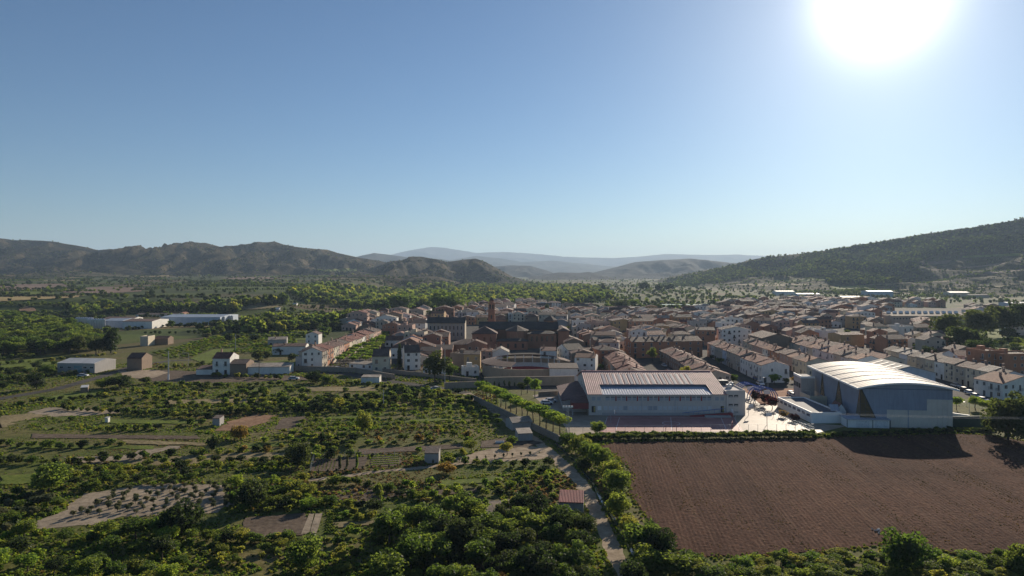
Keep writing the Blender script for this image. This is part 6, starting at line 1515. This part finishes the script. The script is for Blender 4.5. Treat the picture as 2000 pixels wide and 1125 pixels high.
for (x0, y0), (x1, y1) in zip(FIELD, FIELD[1:] + FIELD[:1]):
    for i in range(int(math.hypot(x1-x0, y1-y0) * 5)):
        t = rs.random(); s_ = rs.uniform(.15, .42); P.append((x0+(x1-x0)*t + rs.gauss(0, .7), y0+(y1-y0)*t + rs.gauss(0, .7), s_*.45)); Ro.append(rs.uniform(0, 6.28)); Sc.append((s_, s_, s_*.6)); Ix.append(rs.choice((0, 1, 1, 2))*3 + rs.randrange(3))
gn_scatter('grass', P, Ro, Sc, Ix, tsrc)
P, Ro, Sc, Ix = [], [], [], []
while len(P) < 3200:           # stubble and weeds left in the furrows
    x, y = rs.uniform(10, 160), rs.uniform(100, 196)
    if not inpoly(x, y, FIELD): continue
    u = x*fc - y*fs_; w = nz(u*1.0, y*.06, 3.0, 3) + .5*nz(x, y, 9, 2)
    if w < .12 or rs.random() > .4 + w: continue
    s_ = rs.uniform(.06, .15); P.append((x, y, .14)); Ro.append(rs.uniform(0, 6.28)); Sc.append((s_*1.3, s_*2.0, s_*.7)); Ix.append(2*3 + rs.randrange(3))
gn_scatter('field_weeds', P, Ro, Sc, Ix, tsrc)
# ------------------------------------------------------------------ poles, masts, wires, cars, playground
def pole(px, py, hpx_, label, arm=True, mat=pole_m, r=.14, name='utility_pole', lamp=False):
    x, y = G(px, py); h = hpx_*y/F; t = thing(name, 'pole', (x, y, 0), 0, label)
    m = MB(); m.cyl(0, 0, 0, h, r*1.3, 8, 0, r*.8); m.build('pole', mat, t)
    if arm: m = MB(); m.box(-1.0, 1.0, -.06, .06, h-.55, h-.4, 0, True); m.build('cross_arm', dark_m, t)
    if lamp: m = MB(); m.path([(0,0,h-.1),(-.7,0,h+.2),(-1.4,0,h+.15)], .05); m.box(-1.9,-1.3,-.15,.15,h+.05,h+.2,0,True); m.build('lamp_head', metal_m, t)
    return (x, y, h)
pA = pole(329,742,56,'tall pale pole with white base on the farm yard', arm=False, r=.22)
m = MB(); m.cyl(0, 0, 0, 2.2, .36, 8); o = m.build('painted_base', white_m, bpy.data.objects[-1] if False else [q for q in sc.objects if q.get('label') == 'tall pale pole with white base on the farm yard'][0])
pole(368,716,26,'street lamp pole right of the farm yard, above the road', lamp=True, arm=False, name='street_lamp', r=.08)
pB = pole(460,684,32,'distant power pole in the fields above the farmhouse')
pole(506,740,34,'dark wooden pole right of the long white store', mat=wood_m)
pole(869,748,66,'tall pole in front of the big dark bushy pine', arm=False)
pole(749,798,36,'grey pole in the hedge belt left of the track corner', arm=False, r=.1)
pole(1500,758,20,'lamp post beside the playground arches', lamp=True, arm=False, name='street_lamp', r=.07)
pole(1583,790,26,'lamp post against the grey block behind the sports hall', lamp=True, arm=False, name='street_lamp', r=.07)
pole(1893,812,26,'lamp post between the clipped trees right of the sports hall', lamp=True, arm=False, name='street_lamp', r=.07)
x, y = G(1109, 852); fm = thing('floodlight_mast', 'mast', (x, y, 0), 0, 'lattice mast with four floodlights at the corner of the school yard'); h = 56*y/F
for dx, dy in ((-.35,-.3),(.35,-.3),(.35,.3),(-.35,.3)):
    m = MB(); m.path([(dx,dy,0),(dx*.6,dy*.6,h)], .05, 4); m.build('leg', metal_m, fm)
m = MB()
for i in range(9):
    z0, z1 = i*h/9, (i+1)*h/9; k0, k1 = 1-.4*i/9, 1-.4*(i+1)/9
    m.path([(-.35*k0,-.3*k0,z0),(.35*k1,-.3*k1,z1)], .03, 4); m.path([(.35*k0,.3*k0,z0),(-.35*k1,.3*k1,z1)], .03, 4)
o = m.build('bracing', metal_m, fm); o['kind'] = 'stuff'
m = MB(); m.box(-1.3, 1.3, -.07, .07, h-.1, h+.05, 0, True); bar = m.build('cross_bar', metal_m, fm)
for i in range(4): m = MB(); m.box(-.25, .25, -.22, .1, 0, .42, 0, True); m.build('floodlight', white_m, bar, loc=(-1.15+i*.77, 0, h+.06))
def wire(name, A, B, sag, r, label, n=14, group=None):
    m = MB(); pts = [Vector(A).lerp(Vector(B), i/n) - Vector((0,0,sag*4*(i/n)*(1-i/n))) for i in range(n+1)]; m.path(pts, r, 4); o = m.build(name, dark_m if r < .02 else pole_m); tag(o, label, 'cable', group); return o
for k, nm in enumerate(('rearmost','middle','nearest')): wire('power_cable', (62, 176-k*1.2, 9.4+k*.05), (165, 170-k*1.2, 9.0), 1.0, .022, 'thin pale power cable crossing above the ploughed field, %s of three' % nm, group='power cables over the field')
for k in range(3): wire('power_cable', (-152-k, 205, 9), (-176-k*.5, 310, 8.5), .8, .012, 'thin power cable along the left road, %s of three' % ('left','middle','right')[k], group='power cables by the left road')
for k in range(2): wire('power_cable', (-115, 420, 10), (pB[0]+k*.8, pB[1], pB[2]-.4), 1.2, .04, 'thin cable running to the distant power pole, %s of two' % ('left','right')[k], group='power cables to the distant pole')
# cars
carc = {'white': (.7,.7,.7), 'silver': (.42,.43,.45), 'dark grey': (.06,.065,.07), 'red': (.35,.03,.03), 'blue': (.05,.10,.26)}
rubber = plain('rubber', (.02,.02,.02), .8, .1, 3); _car = {}
def car(px, py, rz, col, label):
    x, y = G(px, py); t = thing('parked_car', 'car', (x, y, .06), rz, label, 'parked cars')
    if col not in _car:
        m = MB(); prof = [(-2.1,.35),(-2.15,.75),(-1.95,.95),(-1.2,1.0),(1.1,.98),(1.95,.82),(2.1,.6),(2.1,.35)]
        n = len(prof)
        m.add([(x_, -.85, z_) for x_, z_ in prof] + [(x_, .85, z_) for x_, z_ in prof], [tuple(range(n)), tuple(range(2*n-1, n-1, -1))] + [(i, i+n, (i+1)%n+n, (i+1)%n) for i in range(n)])
        body = m.mesh('body', plain('car_'+col.replace(' ','_'), carc[col], .3, .03, 1))
        m = MB(); m.add([(-1.9,-.78,.98),(1.05,-.78,.98),(1.05,.78,.98),(-1.9,.78,.98),(-1.45,-.66,1.42),(.35,-.66,1.42),(.35,.66,1.42),(-1.45,.66,1.42)], [(0,1,5,4),(1,2,6,5),(2,3,7,6),(3,0,4,7),(4,5,6,7)]); cab = m.mesh('windows', glass)
        m = MB(); m.box(-1.42,.32,-.64,.64,1.425,1.46); top = m.mesh('roof', plain('car_'+col.replace(' ','_'), carc[col]))
        m = MB(); m.tube((0,-.1,0),(0,.1,0),.32,.32,12,0,True); wh = m.mesh('wheel', rubber); _car[col] = (body, cab, top, wh)
    bo, ca, to, wh = _car[col]; put('body', bo, t); put('windows', ca, t); put('roof', to, t)
    for dx in (-1.3, 1.3):
        for dy in (-.8, .8): put('wheel', wh, t, (dx, dy, .32))
for k, (px, py, rz, c) in enumerate([(1455,718,-1.5,'white'),(1440,705,-1.5,'silver'),(1545,786,-1.2,'dark grey'),(1552,776,-1.2,'silver'),(1565,768,-1.2,'red'),(1895,770,-1.5,'white'),(1907,777,-1.5,'silver'),(1920,784,-1.5,'blue'),(1322,740,-1.5,'white'),(1297,716,-1.5,'silver'),(1485,752,-1.5,'white'),(1076,786,.1,'silver'),(1068,790,.1,'white')]):
    near = ('in the upper shaded street behind the playground','at the far end of the shaded street behind the playground','beside the grey block, nearest the annex','beside the grey block, middle of three','beside the grey block, farthest of three','on the street right of the sports hall, third down','on the street right of the sports hall, fourth down','on the street right of the sports hall, nearest the camera','between the red-roofed rows, nearest the school roof','between the red-roofed rows, farthest up','by the white end gable','on the yard left of the school wing','on the yard left of the silver car')[k]
    car(px, py, rz, c, '%s car %s' % (c, near))
for q in ((662,722,.4,'white','white car parked by the near end of the plaza trees'), (1868,756,-1.5,'silver','silver car on the street right of the sports hall roof'), (1546,772,-1.5,'white','white car behind the white rail near the grey block'),
          (1448,712,-1.5,'dark grey','dark grey car in the shaded street behind the playground'), (1465,726,-1.5,'silver','silver car in the shaded street behind the playground'), (1478,742,-1.5,'blue','blue car nearest the playground in the shaded street'),
          (850,762,2.6,'white','white car on the paved road below the bushy pine'), (574,742,.1,'silver','silver car at the road edge below the narrow grey house'), (162,736,.1,'silver','silver car in front of the farm shed'),
          (1306,728,-1.5,'red','red car between the red-roofed rows behind the school'), (1885,764,-1.5,'dark grey','dark grey car on the street right of the silver car')): car(*q)
# blue arched playground frames
def arches(px, py, label, rz):
    x, y = G(px, py); t = thing('playground_dome', 'climbing frame', (x, y, 0), rz, label)
    for k in range(4):
        m = MB(); pts = [(4.6*math.cos(i*math.pi/14), 0, 4.4*math.sin(i*math.pi/14)) for i in range(15)]; m.path(pts, .16, 6); m.build('arch', bluep, t, loc=(0, k*1.6, 0))
    for i in (3, 5, 7, 9, 11):
        a = i*math.pi/14; m = MB(); m.tube((4.6*math.cos(a),0,4.4*math.sin(a)),(4.6*math.cos(a),4.8,4.4*math.sin(a)),.09,.09,6); m.build('tie_bar', white_m, t)
    m = MB(); m.box(-1.2, 1.2, -.3, -.2, 2.2, 3.6, 0, True); m.build('board', white_m, t)
arches(1465, 774, 'blue arched play frame left, with white board, behind the plum trees', .1); arches(1497, 782, 'blue arched play frame right, nearer the plum trees', .2)
# basketball posts and goals
def hoop(px, py, rz, label):
    x, y = G(px, py); t = thing('basketball_post', 'basketball hoop', (x, y, .05), rz, label, 'basketball posts of the yard')
    m = MB(); m.path([(0,0,0),(0,0,2.6),(0,-1.0,3.1)], .08, 6); m.build('post', metal_m, t); m = MB(); m.box(-.9,.9,-1.1,-1.04,2.7,3.75,0,True); m.build('backboard', white_m, t)
    m = MB(); m.path([(.22*math.cos(a*math.pi/4), -1.36+.22*math.sin(a*math.pi/4), 2.95) for a in range(9)], .02, 4); m.build('rim', redp, t)
hoop(1193, 826, 1.57, 'basketball post at the left end of the red court'); hoop(1437, 824, -1.57, 'basketball post at the right end of the red court'); hoop(1462, 812, .4, 'basketball post on the sunny yard right of the school'); hoop(1498, 830, .2, 'basketball post on the sunny yard near the annex')
def goal(px, py, rz, label):
    x, y = G(px, py); t = thing('goal', 'goal', (x, y, .05), rz, label); m = MB(); m.path([(-1.5,0,0),(-1.5,0,2.0),(1.5,0,2.0),(1.5,0,0)], .06, 6); m.build('frame', redp, t); m = MB(); m.path([(-1.5,0,1.95),(-1.5,1,0),(1.5,1,0),(1.5,0,1.95)], .03, 4); m.build('back_stay', metal_m, t)
goal(1311, 846, 0, 'small goal frame at the hedge side of the court'); goal(1430, 838, 1.2, 'red goal frame at the right corner of the court')
# fences with single posts
def wire_fence(pts, step, h, label, mat=metal_m, name='wire_fence'):
    t = None; W = [G(*p) for p in pts]; t = thing(name, 'fence', (W[0][0], W[0][1], 0), 0, label); me = None; ox, oy = W[0]
    m = MB(); m.box(-.035,.035,-.035,.035,0,h); me = m.mesh('post', mat); rl = MB()
    for (x0,y0),(x1,y1) in zip(W, W[1:]):
        L = math.hypot(x1-x0,y1-y0); n = max(1,int(L/step))
        for i in range(n): put('post', me, t, (x0+(x1-x0)*i/n-ox, y0+(y1-y0)*i/n-oy, 0))
        for z in (.1, h*.5, h-.05): rl.path([(x0-ox,y0-oy,z),(x1-ox,y1-oy,z)], .018, 4)
    o = rl.build('rail_wire', mat, t); o['kind'] = 'stuff'
wire_fence([(1112,849),(1165,850),(1590,846)], 2.6, 2.6, 'tall wire fence on posts between school yard and hedge')
wire_fence([(1112,849),(1098,858)], 2.6, 2.2, 'short wire fence turning the corner below the floodlight mast')
wire_fence([(606,921),(614,897),(790,891)], 2.2, 1.5, 'thin wire fence round the vegetable beds')
wire_fence([(1440,795),(1500,812),(1590,844)], 2.6, 1.4, 'wire fence between sunny yard and annex slope')
wire_fence([(1858,790),(1935,800)], 2.0, 1.1, 'railing above the slope right of the sports hall', white_m)
nt = thing('shade_net', 'net', (*G(1292, 600), 0), 0, 'teal netting stretched over a plot behind the town, right of centre')
m = MB(); m.slab([(0,0,3.0),(60,0,3.0),(60,12,3.3),(0,12,3.3)], .05); m.build('netting', plain('teal_net', (.05,.22,.19), .7), nt)
for i in range(7):
    m = MB(); m.box(-.06,.06,-.06,.06,0,2.94); m.build('post', metal_m, nt, loc=(i*9.9+.2, .2, 0))
# rows of vegetables
def veg_row(p0, p1, n, label, mt='plane', r=.28):
    a, b = G(*p0), G(*p1); t = thing('vegetable_row', 'vegetables', (a[0], a[1], 0), 0, label, 'rows of the vegetable beds')
    me = crown_mesh('tuft', n % 3, 3, mt)
    for i in range(n): q = i/max(1,n-1); put('plant', me, t, ((b[0]-a[0])*q, (b[1]-a[1])*q, r*.6), R.uniform(0,6), (r, r, r*.8))
for i in range(5): veg_row((726+i*.3, 909-i*4), (778+i*.2, 906-i*4), 16, '%s row of leafy vegetables from the path in the left bed' % ORD[i])
for i in range(4): veg_row((790, 910-i*4), (826, 908-i*4), 11, '%s row of leafy vegetables from the path in the bed beside the hut' % ORD[i])
for i in range(6): veg_row((616+i*7, 917), (621+i*7, 901), 8, '%s upright row of seedlings from the left in the fenced bed' % ORD[i], 'green', .22)
for i in range(5): veg_row((635+i*5.5, 1042), (643+i*4.5, 1000), 9, '%s crop row right of the sown strips' % ORD[i], 'green', .35)
# debris heap in the field, crates
x, y = G(1715, 1040)
hp = MB()
for i in range(14):
    r_ = random.Random(i); hp.M = Matrix.Translation((r_.uniform(-.8,.8), r_.uniform(-1.2,1.2), .15)) @ Euler((r_.random(), r_.random(), r_.random()*3)).to_matrix().to_4x4(); hp.box(-.15,.15,-.1,.1,0,.12,0 if i % 5 else 1, True)
hp.M = None; o = hp.build('rubble_heap', [conc_m, white_m], loc=(x, y, .05)); tag(o, 'small pale heap of rubble lying in the furrows near the near hedge', 'rubble'); o['kind'] = 'stuff'
x, y = G(1040, 980); 
tk = thing('water_trough', 'trough', (*G(976, 866), 0), .1, 'white trough at the end of the dark garden beds'); m = MB(); m.box(-1.1,1.1,-.3,.3,0,.6); m.build('basin', white_m, tk); m = MB(); m.box(-1.0,1.0,-.2,.2,.601,.62); m.build('water_surface', glass, tk)

# ------------------------------------------------------------------ labels for the many
LMK = [('bullring',1030,735),('church tower',960,610),('plaza trees',700,690),('school roof',1270,745),('playground arches',1480,768),('sports hall',1750,780),('brick apartments',1955,715),
       ('white tower-like house',1768,650),('dark pines',1900,640),('long beige school',1815,620),('brick terrace',1300,680),('dark back-edge tree',1115,600),('brown warehouse',1518,675),('big ochre house',1665,665),
       ('path hut',843,895),('lone tall tree',712,825),('red-roofed track hut',1115,975),('sandy olive plot',300,975),('sown strips',620,1022),('dark round-crowned tree',356,1010),('farm shed',165,715),
       ('red-roofed farmhouse',432,712),('bare red patch',480,825),('winery tanks',170,630),('meadow round tree',590,1075),('field hedge tree',1770,1080),('school yard mast',1109,825),('cypress',780,695)]
grp = {}
for o, d, noun, px, py in REG:
    k = min(LMK, key=lambda q: (q[1]-px)**2 + ((q[2]-py)*1.4)**2); grp.setdefault((d, k[0], k[1], k[2]), []).append((o, noun, px, py))
for (d, kn, kx, ky), L in grp.items():
    L.sort(key=lambda q: (q[2]-kx)**2 + (q[3]-ky)**2)
    for i, (o, noun, px, py) in enumerate(L):
        if noun == 'house': o['group'] = 'tiled houses of the town'
        if len(L) == 1: o['label'] = '%s, near the %s' % (d, kn)
        else: o['label'] = '%s, %s nearest the %s' % (d, ordw(i) if i else 'one', kn)
